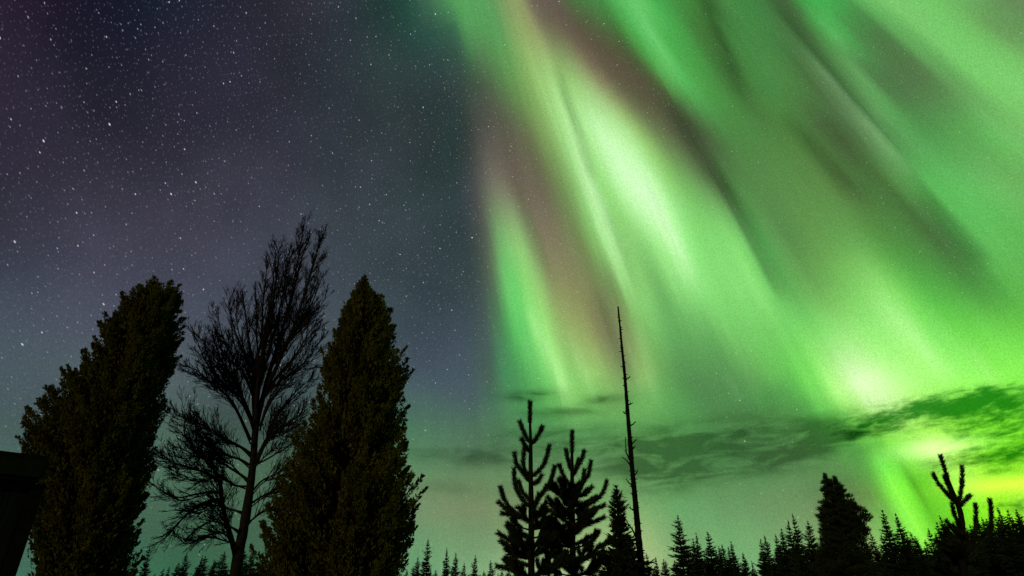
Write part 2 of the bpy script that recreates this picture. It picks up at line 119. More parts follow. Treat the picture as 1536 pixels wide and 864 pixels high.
     (51, 63, 66, 50, 63, 66, 50, 63, 65, 49, 62, 64, 48, 62, 64, 47, 62, 63, 46, 61, 62, 45, 61, 61, 45, 60, 61, 44, 60, 60, 44, 59, 60, 43, 59, 59, 43, 59, 59, 43, 59, 58, 45, 59, 59, 48, 61, 61, 53, 63, 64, 59, 66, 66, 65, 70, 70, 74, 77, 74, 84, 86, 79, 93, 94, 84, 103, 103, 90, 110, 109, 94, 112, 109, 94, 112, 107, 92, 108, 102, 88, 102, 95, 82, 102, 94, 80, 104, 97, 82, 104, 98, 82),
     (104, 98, 82, 103, 99, 81, 103, 100, 80, 104, 102, 79, 105, 109, 79, 108, 120, 80, 111, 132, 81, 115, 143, 85, 121, 155, 91, 128, 169, 98, 141, 191, 112, 157, 215, 130, 176, 234, 151, 182, 237, 159, 161, 214, 140, 150, 203, 128, 158, 217, 132, 172, 233, 147, 186, 244, 164, 195, 249, 175, 200, 252, 182, 200, 252, 181, 196, 250, 177, 191, 246, 169, 184, 239, 158, 176, 231, 147, 165, 215, 132, 152, 195, 115, 139, 173, 102, 123, 147, 91, 109, 126, 81),
     (109, 126, 81, 100, 110, 74, 92, 98, 68, 86, 90, 64, 78, 84, 58, 69, 77, 52, 66, 79, 50, 74, 110, 61, 80, 141, 72, 82, 158, 78, 82, 166, 81, 81, 164, 78, 78, 156, 73, 75, 150, 69, 73, 143, 66, 71, 135, 63, 65, 119, 56, 60, 104, 50, 51, 92, 44, 60, 109, 52, 68, 126, 61, 70, 132, 65, 70, 133, 65, 70, 132, 66, 70, 131, 66, 69, 130, 66, 68, 127, 65, 68, 124, 64, 70, 121, 65, 70, 116, 63, 54, 88, 48),
     (54, 88, 48, 64, 97, 55, 71, 125, 66, 70, 159, 75, 67, 172, 77, 66, 177, 79, 68, 169, 78, 77, 160, 78, 99, 181, 94, 117, 194, 105, 124, 198, 109, 122, 198, 108, 121, 198, 107, 119, 198, 105, 117, 198, 104, 116, 198, 103, 115, 197, 103, 114, 195, 102, 113, 193, 101, 112, 190, 100, 111, 187, 99, 109, 182, 97, 107, 175, 95, 105, 166, 93, 104, 159, 92, 104, 153, 91)),
    (43,
     (44, 38, 53, 43, 38, 52, 41, 38, 51, 43, 41, 54, 48, 46, 59, 52, 51, 64, 55, 55, 67, 55, 57, 69, 55, 60, 70, 55, 63, 70, 54, 64, 70, 51, 64, 67),
     (51, 64, 67, 51, 63, 67, 50, 63, 66, 49, 63, 65, 49, 62, 65, 48, 62, 64, 47, 61, 63, 47, 61, 63, 46, 61, 62, 45, 60, 61, 45, 60, 61, 44, 59, 60, 44, 59, 60, 44, 59, 60, 46, 60, 61, 50, 62, 62, 55, 65, 65, 60, 68, 68, 68, 73, 71, 78, 81, 76, 90, 96, 83, 100, 110, 89, 110, 121, 95, 117, 127, 99, 121, 128, 100, 122, 127, 100, 119, 122, 97, 109, 108, 87, 105, 100, 82, 108, 102, 84, 109, 102, 85),
     (109, 102, 85, 108, 102, 84, 107, 102, 83, 107, 103, 82, 107, 108, 81, 108, 116, 80, 109, 126, 80, 111, 136, 82, 116, 147, 87, 123, 162, 94, 135, 184, 107, 154, 213, 129, 176, 233, 152, 186, 239, 164, 160, 211, 140, 146, 203, 124, 158, 222, 132, 166, 230, 140, 183, 243, 160, 193, 249, 173, 201, 252, 184, 206, 254, 189, 205, 254, 188, 201, 253, 183, 195, 251, 174, 185, 243, 161, 173, 232, 145, 161, 217, 129, 149, 199, 113, 135, 177, 102, 121, 153, 91),
     (121, 153, 91, 108, 131, 82, 98, 114, 75, 90, 100, 68, 80, 89, 61, 68, 77, 53, 63, 75, 49, 69, 88, 55, 76, 114, 64, 78, 130, 69, 79, 144, 73, 79, 150, 74, 77, 147, 71, 76, 144, 68, 74, 140, 66, 72, 134, 64, 68, 120, 58, 60, 103, 50, 62, 110, 53, 70, 126, 61, 71, 131, 64, 72, 134, 66, 72, 135, 67, 73, 134, 67, 73, 131, 66, 73, 129, 66, 70, 123, 64, 69, 116, 62, 73, 118, 66, 73, 116, 65, 55, 88, 48),
     (55, 88, 48, 68, 108, 59, 73, 146, 71, 82, 174, 86, 77, 172, 83, 70, 162, 77, 70, 158, 76, 77, 156, 77, 100, 181, 94, 118, 194, 105, 124, 198, 109, 121, 198, 107, 117, 198, 104, 115, 197, 103, 114, 195, 102, 113, 193, 101, 112, 190, 100, 111, 187, 98, 109, 182, 97, 107, 174, 94, 105, 165, 93, 104, 158, 92, 104, 152, 91, 105, 145, 91, 105, 139, 90, 106, 134, 90)),
    (44.67,
     (43, 38, 53, 42, 38, 52, 42, 39, 52, 46, 44, 56, 51, 50, 62, 55, 54, 67, 57, 58, 70, 57, 60, 72, 57, 62, 72, 56, 64, 72, 55, 65, 71, 52, 65, 69),
     (52, 65, 69, 52, 64, 68, 51, 64, 68, 51, 63, 67, 50, 63, 66, 49, 62, 65, 49, 62, 65, 48, 61, 64, 47, 61, 63, 47, 60, 63, 46, 60, 62, 45, 60, 61, 45, 59, 61, 45, 59, 61, 47, 60, 61, 51, 63, 63, 56, 66, 65, 61, 70, 68, 69, 76, 71, 80, 85, 77, 94, 107, 86, 105, 130, 94, 113, 145, 99, 121, 151, 103, 126, 154, 105, 130, 154, 106, 129, 151, 105, 118, 131, 95, 109, 112, 85, 111, 110, 86, 114, 109, 88),
     (114, 109, 88, 114, 107, 88, 113, 107, 87, 112, 107, 86, 111, 111, 84, 111, 117, 83, 110, 125, 82, 110, 132, 82, 113, 142, 84, 119, 157, 91, 130, 180, 102, 151, 210, 126, 173, 232, 150, 189, 243, 168, 179, 233, 158, 160, 223, 137, 151, 219, 123, 159, 227, 133, 176, 241, 153, 190, 248, 169, 199, 252, 181, 206, 255, 190, 209, 255, 194, 208, 255, 192, 204, 255, 186, 197, 253, 176, 181, 241, 157, 165, 226, 138, 152, 211, 121, 139, 194, 108, 127, 174, 97),
     (127, 174, 97, 114, 151, 88, 104, 134, 81, 95, 117, 74, 85, 100, 66, 72, 84, 56, 64, 78, 51, 70, 87, 56, 74, 99, 61, 75, 111, 63, 76, 124, 66, 77, 136, 69, 77, 137, 68, 76, 136, 67, 76, 135, 66, 75, 132, 65, 72, 125, 61, 70, 117, 58, 72, 124, 61, 74, 129, 63, 74, 132, 65, 74, 134, 66, 73, 133, 67, 74, 131, 66, 75, 129, 66, 75, 126, 65, 73, 119, 63, 70, 109, 60, 80, 120, 70, 85, 128, 77, 57, 93, 51),
     (57, 93, 51, 75, 122, 66, 81, 151, 77, 91, 174, 92, 79, 165, 82, 74, 142, 73, 74, 139, 72, 77, 144, 75, 98, 176, 92, 117, 194, 105, 124, 198, 109, 120, 198, 107, 117, 198, 104, 115, 196, 102, 112, 190, 100, 110, 183, 97, 107, 175, 95, 105, 166, 93, 104, 159, 92, 104, 152, 91, 105, 145, 91, 105, 139, 90, 106, 134, 90, 106, 132, 90, 106, 132, 90, 106, 132, 90)),
    (46.33,
     (42, 38, 52, 42, 39, 52, 44, 41, 54, 49, 47, 59, 54, 53, 65, 58, 57, 70, 60, 61, 73, 60, 63, 75, 59, 65, 75, 58, 67, 75, 56, 67, 74, 53, 66, 71),
     (53, 66, 71, 53, 66, 70, 52, 65, 69, 52, 64, 69, 51, 64, 68, 51, 63, 67, 50, 63, 67, 50, 62, 66, 49, 62, 65, 48, 62, 65, 48, 61, 64, 47, 61, 63, 47, 61, 63, 47, 61, 63, 49, 62, 63, 52, 65, 65, 57, 69, 67, 62, 73, 69, 70, 79, 72, 81, 90, 77, 96, 119, 89, 108, 149, 98, 115, 167, 103, 123, 175, 106, 130, 178, 110, 136, 180, 112, 137, 179, 112, 127, 157, 102, 115, 130, 90, 114, 119, 87, 119, 116, 90),
     (119, 116, 90, 121, 113, 91, 120, 113, 90, 119, 114, 89, 117, 117, 88, 116, 121, 87, 114, 126, 85, 112, 131, 83, 112, 138, 83, 117, 152, 88, 128, 179, 100, 148, 209, 122, 171, 232, 148, 186, 242, 164, 177, 231, 157, 157, 218, 135, 147, 215, 121, 149, 219, 123, 164, 232, 140, 180, 243, 158, 191, 249, 171, 201, 253, 184, 208, 255, 192, 211, 255, 196, 209, 255, 193, 203, 255, 184, 192, 251, 171, 172, 235, 148, 154, 219, 128, 140, 204, 113, 128, 188, 102),
     (128, 188, 102, 117, 169, 93, 109, 153, 87, 101, 136, 81, 90, 116, 72, 76, 94, 61, 66, 85, 53, 70, 93, 57, 76, 105, 63, 76, 110, 63, 77, 118, 64, 78, 128, 67, 77, 131, 68, 77, 132, 67, 77, 132, 67, 77, 131, 66, 76, 129, 65, 75, 124, 62, 76, 126, 63, 77, 128, 63, 77, 131, 64, 76, 131, 65, 75, 128, 65, 74, 124, 64, 74, 120, 63, 75, 120, 64, 75, 116, 63, 73, 107, 61, 86, 123, 75, 99, 140, 89, 62, 100, 56),
     (62, 100, 56, 79, 131, 72, 92, 153, 85, 86, 153, 83, 78, 150, 78, 76, 131, 71, 77, 124, 69, 78, 130, 73, 95, 167, 88, 114, 191, 103, 122, 198, 108, 120, 198, 106, 116, 198, 104, 114, 195, 102, 112, 189, 99, 108, 177, 95, 104, 158, 92, 104, 147, 91, 105, 140, 90, 106, 135, 90, 106, 132, 90, 106, 132, 90, 106, 132, 90, 106, 132, 90, 106, 132, 90, 106, 132, 90)),
    (48,
     (42, 38, 52, 44, 41, 54, 45, 44, 56, 50, 50, 62, 56, 56, 69, 60, 61, 74, 63, 64, 77, 62, 66, 78, 61, 67, 78, 60, 69, 77, 58, 69, 76, 55, 68, 73),
     (55, 68, 73, 54, 67, 72, 53, 66, 71, 52, 65, 70, 52, 65, 70, 51, 64, 69, 51, 64, 69, 51, 64, 68, 51, 64, 68, 50, 64, 67, 50, 64, 67, 50, 64, 67, 50, 64, 66, 50, 64, 66, 52, 66, 67, 55, 69, 68, 60, 73, 69, 65, 78, 71, 73, 86, 75, 84, 100, 80, 99, 134, 92, 109, 167, 101, 114, 183, 104, 120, 190, 107, 130, 195, 111, 138, 197, 114, 141, 197, 115, 135, 177, 108, 124, 148, 96, 118, 129, 89, 122, 122, 91),
     (122, 122, 91, 126, 120, 93, 126, 120, 93, 125, 121, 92, 123, 123, 91, 121, 125, 90, 118, 128, 87, 114, 130, 84, 112, 134, 82, 116, 148, 86, 126, 177, 97, 144, 207, 118, 171, 233, 147, 182, 241, 159, 172, 227, 151, 147, 205, 126, 142, 208, 118, 143, 211, 117, 152, 220, 127, 164, 231, 141, 175, 239, 154, 188, 247, 168, 199, 253, 180, 207, 255, 190, 210, 255, 194, 204, 255, 186, 194, 254, 174, 176, 242, 155, 155, 225, 133, 142, 211, 118, 130, 199, 107),
     (130, 199, 107, 121, 185, 98, 113, 171, 93, 107, 157, 88, 96, 135, 79, 79, 106, 65, 65, 86, 53, 65, 94, 54, 78, 117, 65, 79, 120, 67, 80, 123, 67, 81, 129, 69, 81, 132, 69, 80, 132, 69, 80, 132, 68, 80, 132, 68, 80, 131, 67, 80, 130, 66, 80, 129, 65, 78, 127, 63, 72, 116, 58, 72, 117, 58, 75, 120, 62, 74, 116, 62, 72, 109, 60, 73, 109, 60, 74, 112, 62, 76, 109, 65, 90, 127, 78, 99, 138, 90, 66, 107, 60),
     (66, 107, 60, 83, 136, 75, 100, 158, 92, 80, 129, 73, 78, 131, 73, 78, 124, 71, 79, 118, 69, 81, 125, 72, 94, 161, 86, 112, 188, 101, 121, 197, 107, 119, 197, 106, 116, 198, 103, 114, 193, 101, 111, 186, 98, 107, 175, 95, 104, 156, 92, 105, 140, 90, 106, 132, 90, 106, 132, 90, 106, 132, 90, 106, 132, 90, 106, 132, 90, 106, 132, 90, 106, 132, 90, 106, 132, 90)),
    (49.67,
     (43, 40, 53, 45, 43, 56, 47, 47, 59, 52, 53, 65, 59, 60, 73, 63, 65, 78, 65, 67, 81, 64, 69, 81, 63, 70, 80, 62, 71, 80, 60, 71, 79, 57, 69, 75),
     (57, 69, 75, 55, 68, 74, 54, 68, 73, 53, 67, 72, 52, 66, 72, 52, 66, 71, 52, 65, 71, 52, 66, 71, 52, 66, 71, 52, 66, 71, 52, 67, 70, 53, 67, 70, 53, 68, 70, 54, 68, 70, 56, 70, 71, 59, 74, 72, 64, 78, 73, 68, 84, 75, 75, 93, 77, 86, 110, 83, 102, 151, 97, 110, 185, 105, 111, 195, 105, 115, 200, 106, 125, 203, 110, 135, 205, 113, 142, 204, 115, 141, 190, 111, 134, 166, 103, 125, 140, 92, 124, 129, 90),
     (124, 129, 90, 129, 128, 93, 130, 128, 94, 129, 128, 93, 127, 128, 92, 125, 129, 91, 122, 130, 89, 117, 131, 85, 114, 132, 82, 114, 142, 84, 123, 169, 94, 138, 197, 111, 165, 227, 140, 178, 238, 154, 170, 229, 148, 144, 202, 122, 137, 202, 114, 138, 206, 115, 142, 210, 118, 149, 218, 126, 157, 226, 135, 170, 236, 148, 184, 247, 163, 197, 254, 178, 208, 255, 189, 206, 255, 187, 189, 253, 169, 172, 243, 152, 153, 228, 133, 140, 216, 120, 132, 207, 111),
     (132, 207, 111, 124, 197, 104, 119, 188, 100, 114, 177, 96, 108, 163, 91, 93, 134, 78, 67, 93, 56, 60, 94, 51, 78, 125, 67, 83, 132, 70, 83, 131, 70, 84, 133, 71, 84, 135, 71, 84, 134, 71, 84, 134, 71, 84, 134, 70, 84, 134, 69, 84, 133, 68, 84, 132, 67, 83, 130, 65, 75, 116, 59, 65, 102, 51, 72, 110, 57, 74, 110, 60, 71, 100, 57, 71, 98, 57, 73, 105, 60, 79, 112, 68, 95, 133, 83, 99, 138, 89, 69, 111, 64),
     (69, 111, 64, 92, 147, 83, 97, 161, 91, 80, 121, 71, 78, 118, 70, 79, 117, 70, 81, 116, 70, 84, 124, 73, 95, 157, 86, 111, 186, 100, 120, 198, 106, 118, 198, 105, 115, 197, 102, 113, 188, 99, 110, 175, 95, 106, 167, 93, 103, 154, 91, 105, 138, 90, 106, 132, 90, 106, 132, 90, 106, 132, 90, 106, 132, 90, 106, 132, 90, 106, 132, 90, 106, 132, 90, 106, 132, 90)),
    (51.33,
     (44, 42, 55, 47, 46, 58, 49, 50, 62, 54, 57, 69, 62, 64, 78, 66, 69, 83, 67, 71, 85, 66, 72, 84, 65, 73, 83, 64, 74, 83, 62, 74, 81, 59, 72, 78),
     (59, 72, 78, 58, 71, 77, 56, 70, 77, 56, 69, 76, 55, 68, 75, 54, 68, 75, 54, 68, 75, 54, 68, 75, 55, 68, 74, 55, 69, 75, 55, 70, 75, 56, 70, 75, 56, 71, 75, 57, 72, 75, 59, 75, 75, 63, 79, 76, 67, 83, 77, 71, 90, 78, 76, 100, 80, 84, 118, 84, 98, 160, 96, 109, 196, 106, 108, 204, 106, 110, 207, 105, 121, 209, 108, 133, 211, 112, 142, 209, 114, 147, 200, 113, 143, 183, 108, 136, 156, 98, 130, 140, 92),
     (130, 140, 92, 132, 137, 93, 134, 137, 94, 133, 135, 93, 131, 134, 92, 128, 133, 91, 125, 132, 89, 121, 132, 86, 116, 132, 83, 114, 137, 83, 118, 154, 89, 129, 178, 101, 151, 207, 126, 170, 231, 146, 166, 227, 143, 140, 200, 119, 135, 199, 112, 135, 202, 113, 134, 201, 112, 136, 205, 115, 142, 213, 120, 152, 224, 129, 166, 237, 143, 183, 248, 160, 200, 255, 180, 205, 255, 186, 185, 251, 166, 164, 241, 144, 149, 229, 130, 138, 219, 119, 131, 212, 112),
     (131, 212, 112, 127, 207, 108, 125, 202, 106, 122, 195, 104, 119, 187, 101, 107, 165, 91, 75, 114, 64, 65, 108, 57, 79, 133, 69, 86, 141, 74, 86, 138, 73, 86, 137, 73, 87, 137, 73, 88, 137, 73, 88, 137, 73, 88, 137, 72, 88, 136, 71, 88, 135, 70, 88, 135, 69, 87, 133, 68, 81, 122, 63, 68, 102, 52, 70, 105, 55, 74, 110, 59, 72, 101, 57, 70, 94, 55, 72, 101, 59, 80, 113, 69, 99, 140, 88, 109, 153, 99, 76, 122, 71),
     (76, 122, 71, 97, 157, 90, 90, 159, 87, 81, 129, 73, 79, 120, 70, 81, 119, 71, 83, 119, 72, 87, 127, 75, 97, 155, 86, 111, 186, 99, 120, 200, 106, 119, 199, 106, 117, 198, 103, 114, 186, 98, 108, 162, 92, 103, 155, 89, 102, 149, 89, 104, 137, 89, 106, 133, 89, 106, 132, 90, 106, 132, 90, 106, 132, 90, 106, 132, 90, 106, 132, 90, 106, 132, 90, 106, 132, 90)),
    (53,
     (46, 45, 57, 48, 50, 62, 52, 56, 68, 57, 62, 75, 65, 69, 83, 70, 74, 88, 70, 76, 89, 69, 76, 87, 67, 76, 86, 66, 77, 85, 64, 77, 84, 61, 74, 82),
     (61, 74, 82, 60, 73, 81, 60, 73, 81, 59, 72, 80, 58, 71, 80, 58, 71, 79, 58, 71, 79, 58, 71, 79, 58, 71, 79, 58, 72, 79, 59, 73, 79, 59, 73, 80, 59, 74, 80, 60, 76, 80, 63, 79, 80, 66, 83, 81, 70, 89, 81, 73, 97, 82, 76, 109, 83, 81, 127, 85, 91, 164, 93, 102, 197, 103, 105, 205, 105, 110, 209, 106, 126, 216, 113, 135, 216, 113, 144, 216, 115, 151, 211, 116, 148, 194, 111, 144, 170, 103, 141, 158, 99),
     (141, 158, 99, 140, 151, 97, 139, 147, 96, 137, 143, 94, 135, 140, 92, 132, 137, 91, 128, 134, 89, 124, 132, 86, 118, 130, 83, 114, 132, 82, 115, 140, 85, 120, 157, 92, 135, 183, 108, 158, 218, 133, 159, 222, 135, 137, 198, 114, 134, 199, 111, 134, 201, 111, 127, 195, 108, 126, 194, 107, 132, 202, 112, 141, 215, 120, 153, 228, 131, 168, 241, 146, 186, 250, 166, 194, 254, 175, 175, 246, 157, 153, 235, 134, 143, 228, 125, 135, 220, 117, 130, 216, 113),
     (130, 216, 113, 129, 214, 112, 129, 213, 111, 129, 211, 111, 127, 207, 109, 118, 190, 101, 80, 131, 71, 72, 126, 65, 81, 142, 73, 89, 147, 78, 89, 142, 76, 87, 138, 73, 88, 138, 74, 90, 139, 74, 91, 140, 74, 91, 140, 74, 92, 140, 73, 92, 139, 72, 91, 138, 71, 90, 136, 70, 86, 127, 66, 72, 106, 55, 69, 100, 53, 74, 110, 59, 72, 106, 58, 70, 100, 56, 72, 104, 58, 82, 121, 70, 99, 145, 89, 112, 162, 101, 79, 131, 74),
     (79, 131, 74, 92, 155, 86, 87, 157, 84, 81, 140, 76, 81, 133, 73, 83, 131, 74, 86, 132, 76, 91, 138, 79, 100, 157, 88, 112, 185, 99, 120, 202, 105, 121, 201, 106, 119, 200, 105, 116, 190, 100, 110, 162, 93, 104, 152, 89, 101, 148, 87, 102, 140, 87, 104, 135, 88, 105, 133, 89, 106, 132, 89, 106, 132, 90, 106, 132, 90, 106, 132, 90, 106, 132, 90, 106, 132, 90)),
    (54.5,
     (48, 48, 60, 51, 54, 66, 56, 61, 73, 60, 68, 80, 68, 74, 87, 73, 79, 92, 73, 80, 92, 71, 80, 90, 69, 79, 87, 67, 80, 87, 66, 80, 86, 63, 77, 85),
     (63, 77, 85, 63, 76, 85, 62, 75, 84, 62, 75, 84, 61, 74, 84, 61, 74, 84, 61, 74, 84, 61, 74, 84, 61, 74, 84, 61, 75, 84, 61, 76, 84, 62, 76, 84, 62, 77, 84, 63, 79, 84, 66, 83, 84, 69, 88, 85, 71, 94, 85, 73, 103, 85, 75, 118, 85, 78, 136, 86, 85, 166, 91, 96, 192, 99, 102, 201, 103, 109, 208, 105, 133, 220, 119, 151, 227, 128, 149, 223, 119, 154, 220, 119, 150, 201, 112, 146, 179, 104, 145, 169, 101),
     (145, 169, 101, 145, 162, 100, 144, 157, 98, 142, 152, 96, 140, 147, 94, 135, 140, 92, 129, 134, 89, 121, 127, 84, 110, 119, 78, 111, 125, 80, 114, 132, 84, 118, 147, 88, 125, 167, 97, 144, 203, 118, 149, 213, 124, 136, 201, 112, 133, 199, 110, 132, 200, 110, 122, 189, 104, 117, 184, 101, 123, 192, 106, 134, 207, 114, 145, 220, 124, 159, 234, 138, 173, 244, 153, 177, 245, 158, 163, 239, 145, 147, 231, 128, 139, 225, 121, 134, 220, 116, 131, 217, 114),
     (131, 217, 114, 131, 218, 114, 132, 219, 114, 133, 219, 115, 133, 218, 114, 124, 205, 107, 84, 143, 75, 78, 140, 72, 83, 152, 77, 92, 152, 81, 92, 146, 79, 87, 138, 74, 89, 139, 74, 91, 141, 74, 93, 143, 74, 93, 144, 74, 94, 144, 74, 94, 144, 74, 94, 143, 73, 93, 140, 72, 89, 132, 68, 77, 112, 59, 68, 98, 52, 73, 111, 58, 73, 112, 59, 71, 107, 57, 72, 108, 58, 85, 132, 73, 98, 151, 88, 109, 165, 99, 82, 144, 78),
     (82, 144, 78, 91, 159, 86, 88, 159, 84, 81, 149, 78, 82, 145, 77, 85, 146, 78, 89, 148, 80, 95, 154, 84, 103, 165, 91, 113, 186, 100, 120, 202, 104, 122, 202, 106, 122, 202, 106, 120, 195, 103, 114, 174, 97, 108, 162, 92, 104, 156, 89, 102, 147, 87, 102, 141, 87, 103, 137, 88, 105, 134, 89, 106, 133, 89, 106, 132, 90, 106, 132, 90, 106, 132, 90, 106, 132, 90)),
    (56.11,
     (50, 53, 65, 55, 61, 73, 60, 68, 80, 65, 74, 86, 72, 80, 92, 77, 85, 96, 76, 86, 95, 72, 82, 90, 68, 80, 86, 68, 82, 87, 67, 83, 88, 65, 81, 88),
     (65, 81, 88, 65, 80, 88, 64, 78, 88, 64, 78, 88, 64, 77, 88, 64, 77, 88, 64, 77, 88, 64, 77, 88, 64, 78, 88, 64, 78, 88, 64, 79, 88, 64, 80, 88, 64, 81, 87, 66, 83, 87, 68, 87, 86, 70, 92, 86, 72, 99, 87, 73, 110, 87, 74, 125, 87, 76, 142, 87, 80, 164, 89, 89, 185, 95, 99, 195, 101, 109, 204, 105, 125, 215, 111, 153, 229, 130, 159, 232, 131, 157, 229, 123, 151, 208, 114, 147, 188, 106, 148, 179, 104),
     (148, 179, 104, 149, 174, 103, 149, 168, 101, 147, 163, 99, 145, 156, 97, 138, 145, 93, 130, 133, 90, 122, 126, 85, 106, 113, 76, 109, 119, 79, 118, 131, 86, 121, 146, 90, 124, 162, 94, 133, 188, 106, 137, 201, 112, 136, 204, 112, 134, 204, 112, 127, 197, 107, 116, 185, 101, 111, 178, 97, 115, 184, 100, 125, 197, 108, 133, 209, 115, 141, 221, 123, 150, 230, 131, 153, 232, 135, 148, 229, 130, 140, 225, 122, 136, 222, 118, 133, 219, 115, 132, 219, 114),
     (132, 219, 114, 133, 220, 115, 135, 222, 116, 136, 223, 117, 136, 223, 116, 123, 208, 107, 86, 149, 76, 83, 150, 76, 87, 160, 80, 94, 157, 83, 95, 151, 82, 89, 140, 75, 90, 141, 75, 93, 144, 75, 95, 147, 75, 96, 148, 75, 96, 149, 76, 96, 150, 76, 96, 149, 76, 95, 146, 74, 91, 140, 71, 86, 130, 67, 78, 116, 60, 74, 114, 59, 74, 117, 60, 72, 114, 58, 71, 112, 57, 87, 141, 74, 93, 154, 83, 97, 161, 89, 87, 163, 83),
     (87, 163, 83, 92, 169, 88, 91, 168, 88, 86, 160, 82, 87, 158, 81, 89, 159, 81, 93, 164, 84, 100, 173, 90, 108, 177, 95, 116, 188, 101, 120, 200, 104, 122, 201, 106, 123, 202, 107, 122, 200, 106, 119, 189, 102, 115, 180, 99, 110, 171, 95, 106, 161, 91, 103, 152, 88, 102, 145, 87, 102, 139, 87, 104, 135, 88, 105, 133, 89, 106, 132, 90, 106, 132, 90, 106, 132, 90)),
    (57.71,
     (54, 59, 71, 60, 68, 80, 65, 75, 86, 69, 81, 91, 74, 85, 95, 79, 91, 99, 78, 91, 97, 72, 84, 89, 67, 80, 84, 67, 83, 86, 68, 87, 89, 67, 85, 92),
     (67, 85, 92, 67, 84, 92, 66, 83, 92, 66, 82, 92, 66, 81, 92, 66, 81, 92, 66, 81, 91, 66, 81, 91, 66, 81, 91, 66, 82, 91, 67, 82, 91, 67, 83, 91, 67, 85, 90, 68, 87, 88, 69, 91, 87, 71, 96, 86, 71, 105, 87, 71, 118, 87, 72, 131, 87, 74, 143, 87, 78, 159, 88, 86, 174, 91, 97, 187, 99, 107, 198, 104, 118, 208, 108, 134, 219, 116, 165, 235, 139, 161, 234, 130, 156, 217, 120, 146, 197, 109, 146, 189, 106),
     (146, 189, 106, 153, 189, 111, 152, 181, 106, 151, 175, 103, 149, 168, 101, 142, 154, 96, 131, 138, 91, 124, 131, 88, 110, 116, 79, 110, 118, 80, 122, 135, 89, 126, 151, 93, 128, 165, 96, 131, 182, 103, 129, 190, 104, 128, 195, 105, 125, 195, 106, 119, 189, 103, 111, 181, 98, 106, 175, 95, 108, 178, 97, 115, 186, 101, 120, 194, 106, 126, 203, 111, 131, 212, 115, 134, 216, 117, 134, 218, 117, 133, 217, 115, 132, 217, 114, 131, 217, 113, 132, 218, 114),
     (132, 218, 114, 134, 220, 115, 136, 222, 116, 138, 225, 118, 137, 224, 117, 121, 206, 105, 85, 149, 76, 87, 153, 78, 93, 165, 83, 97, 162, 84, 99, 157, 83, 94, 148, 77, 95, 149, 77, 98, 153, 78, 100, 156, 78, 101, 157, 78, 100, 158, 79, 100, 158, 79, 99, 157, 79, 97, 154, 77, 92, 147, 72, 87, 138, 68, 84, 132, 66, 79, 127, 64, 76, 123, 62, 73, 118, 59, 71, 113, 57, 84, 139, 72, 86, 152, 76, 80, 153, 74, 91, 179, 87),
     (91, 179, 87, 94, 180, 90, 95, 179, 91, 93, 172, 88, 95, 169, 88, 95, 167, 86, 97, 172, 87, 103, 185, 93, 111, 186, 98, 118, 190, 102, 120, 197, 104, 121, 198, 105, 123, 200, 106, 123, 201, 106, 123, 199, 106, 121, 194, 104, 117, 188, 101, 113, 178, 98, 109, 168, 94, 105, 158, 90, 102, 149, 88, 102, 142, 87, 103, 137, 87, 105, 134, 89, 106, 133, 89, 106, 132, 90)),
    (59.32,
     (59, 66, 78, 66, 76, 87, 70, 82, 92, 72, 85, 94, 75, 89, 96, 81, 97, 100, 81, 96, 98, 70, 85, 86, 63, 78, 78, 65, 82, 82, 69, 90, 90, 71, 93, 95),
     (71, 93, 95, 70, 92, 95, 70, 91, 95, 69, 90, 95, 69, 89, 95, 69, 88, 95, 69, 87, 95, 69, 86, 94, 69, 86, 94, 69, 86, 94, 69, 86, 94, 69, 86, 94, 70, 88, 92, 70, 92, 89, 71, 96, 87, 71, 101, 86, 71, 111, 86, 70, 125, 87, 70, 136, 87, 72, 144, 87, 77, 153, 87, 82, 163, 88, 90, 174, 92, 100, 187, 98, 109, 198, 102, 122, 210, 108, 151, 227, 127, 169, 237, 141, 161, 227, 129, 144, 205, 112, 140, 196, 107),
     (140, 196, 107, 155, 203, 118, 155, 197, 114, 151, 189, 107, 151, 183, 105, 145, 171, 101, 134, 152, 95, 127, 141, 91, 113, 126, 83, 110, 123, 81, 125, 143, 92, 132, 161, 97, 133, 171, 100, 136, 185, 108, 124, 183, 100, 120, 185, 100, 116, 183, 99, 110, 179, 97, 104, 174, 95, 102, 171, 93, 102, 172, 93, 105, 175, 95, 108, 178, 97, 111, 184, 100, 116, 192, 103, 121, 199, 106, 123, 204, 107, 125, 207, 108, 126, 209, 108, 127, 211, 109, 128, 213, 110),
     (128, 213, 110, 130, 216, 112, 132, 218, 113, 135, 221, 115, 135, 221, 115, 120, 208, 105, 96, 170, 85, 94, 165, 84, 99, 171, 86, 101, 168, 85, 102, 164, 84, 101, 158, 81, 102, 161, 81, 105, 166, 82, 108, 170, 83, 110, 173, 85, 110, 175, 86, 110, 175, 86, 108, 173, 86, 103, 167, 82, 95, 157, 75, 87, 147, 69, 83, 139, 66, 80, 134, 65, 77, 129, 63, 74, 122, 61, 71, 111, 57, 78, 128, 67, 73, 131, 64, 73, 142, 68, 92, 183, 87),
     (92, 183, 87, 96, 188, 92, 98, 188, 94, 99, 184, 94, 103, 179, 94, 102, 174, 91, 102, 175, 89, 106, 185, 94, 112, 188, 98, 118, 190, 102, 119, 193, 103, 120, 195, 104, 121, 196, 105, 122, 198, 106, 123, 200, 106, 123, 200, 106, 122, 198, 105, 120, 194, 104, 116, 185, 100, 112, 175, 96, 107, 164, 92, 104, 154, 89, 102, 145, 87, 102, 139, 87, 104, 135, 88, 106, 133, 89)),
    (60.93,
     (65, 75, 86, 70, 82, 92, 72, 85, 94, 72, 87, 94, 74, 89, 95, 82, 100, 99, 80, 99, 96, 67, 85, 81, 60, 76, 73, 62, 83, 77, 68, 96, 86, 73, 103, 93),
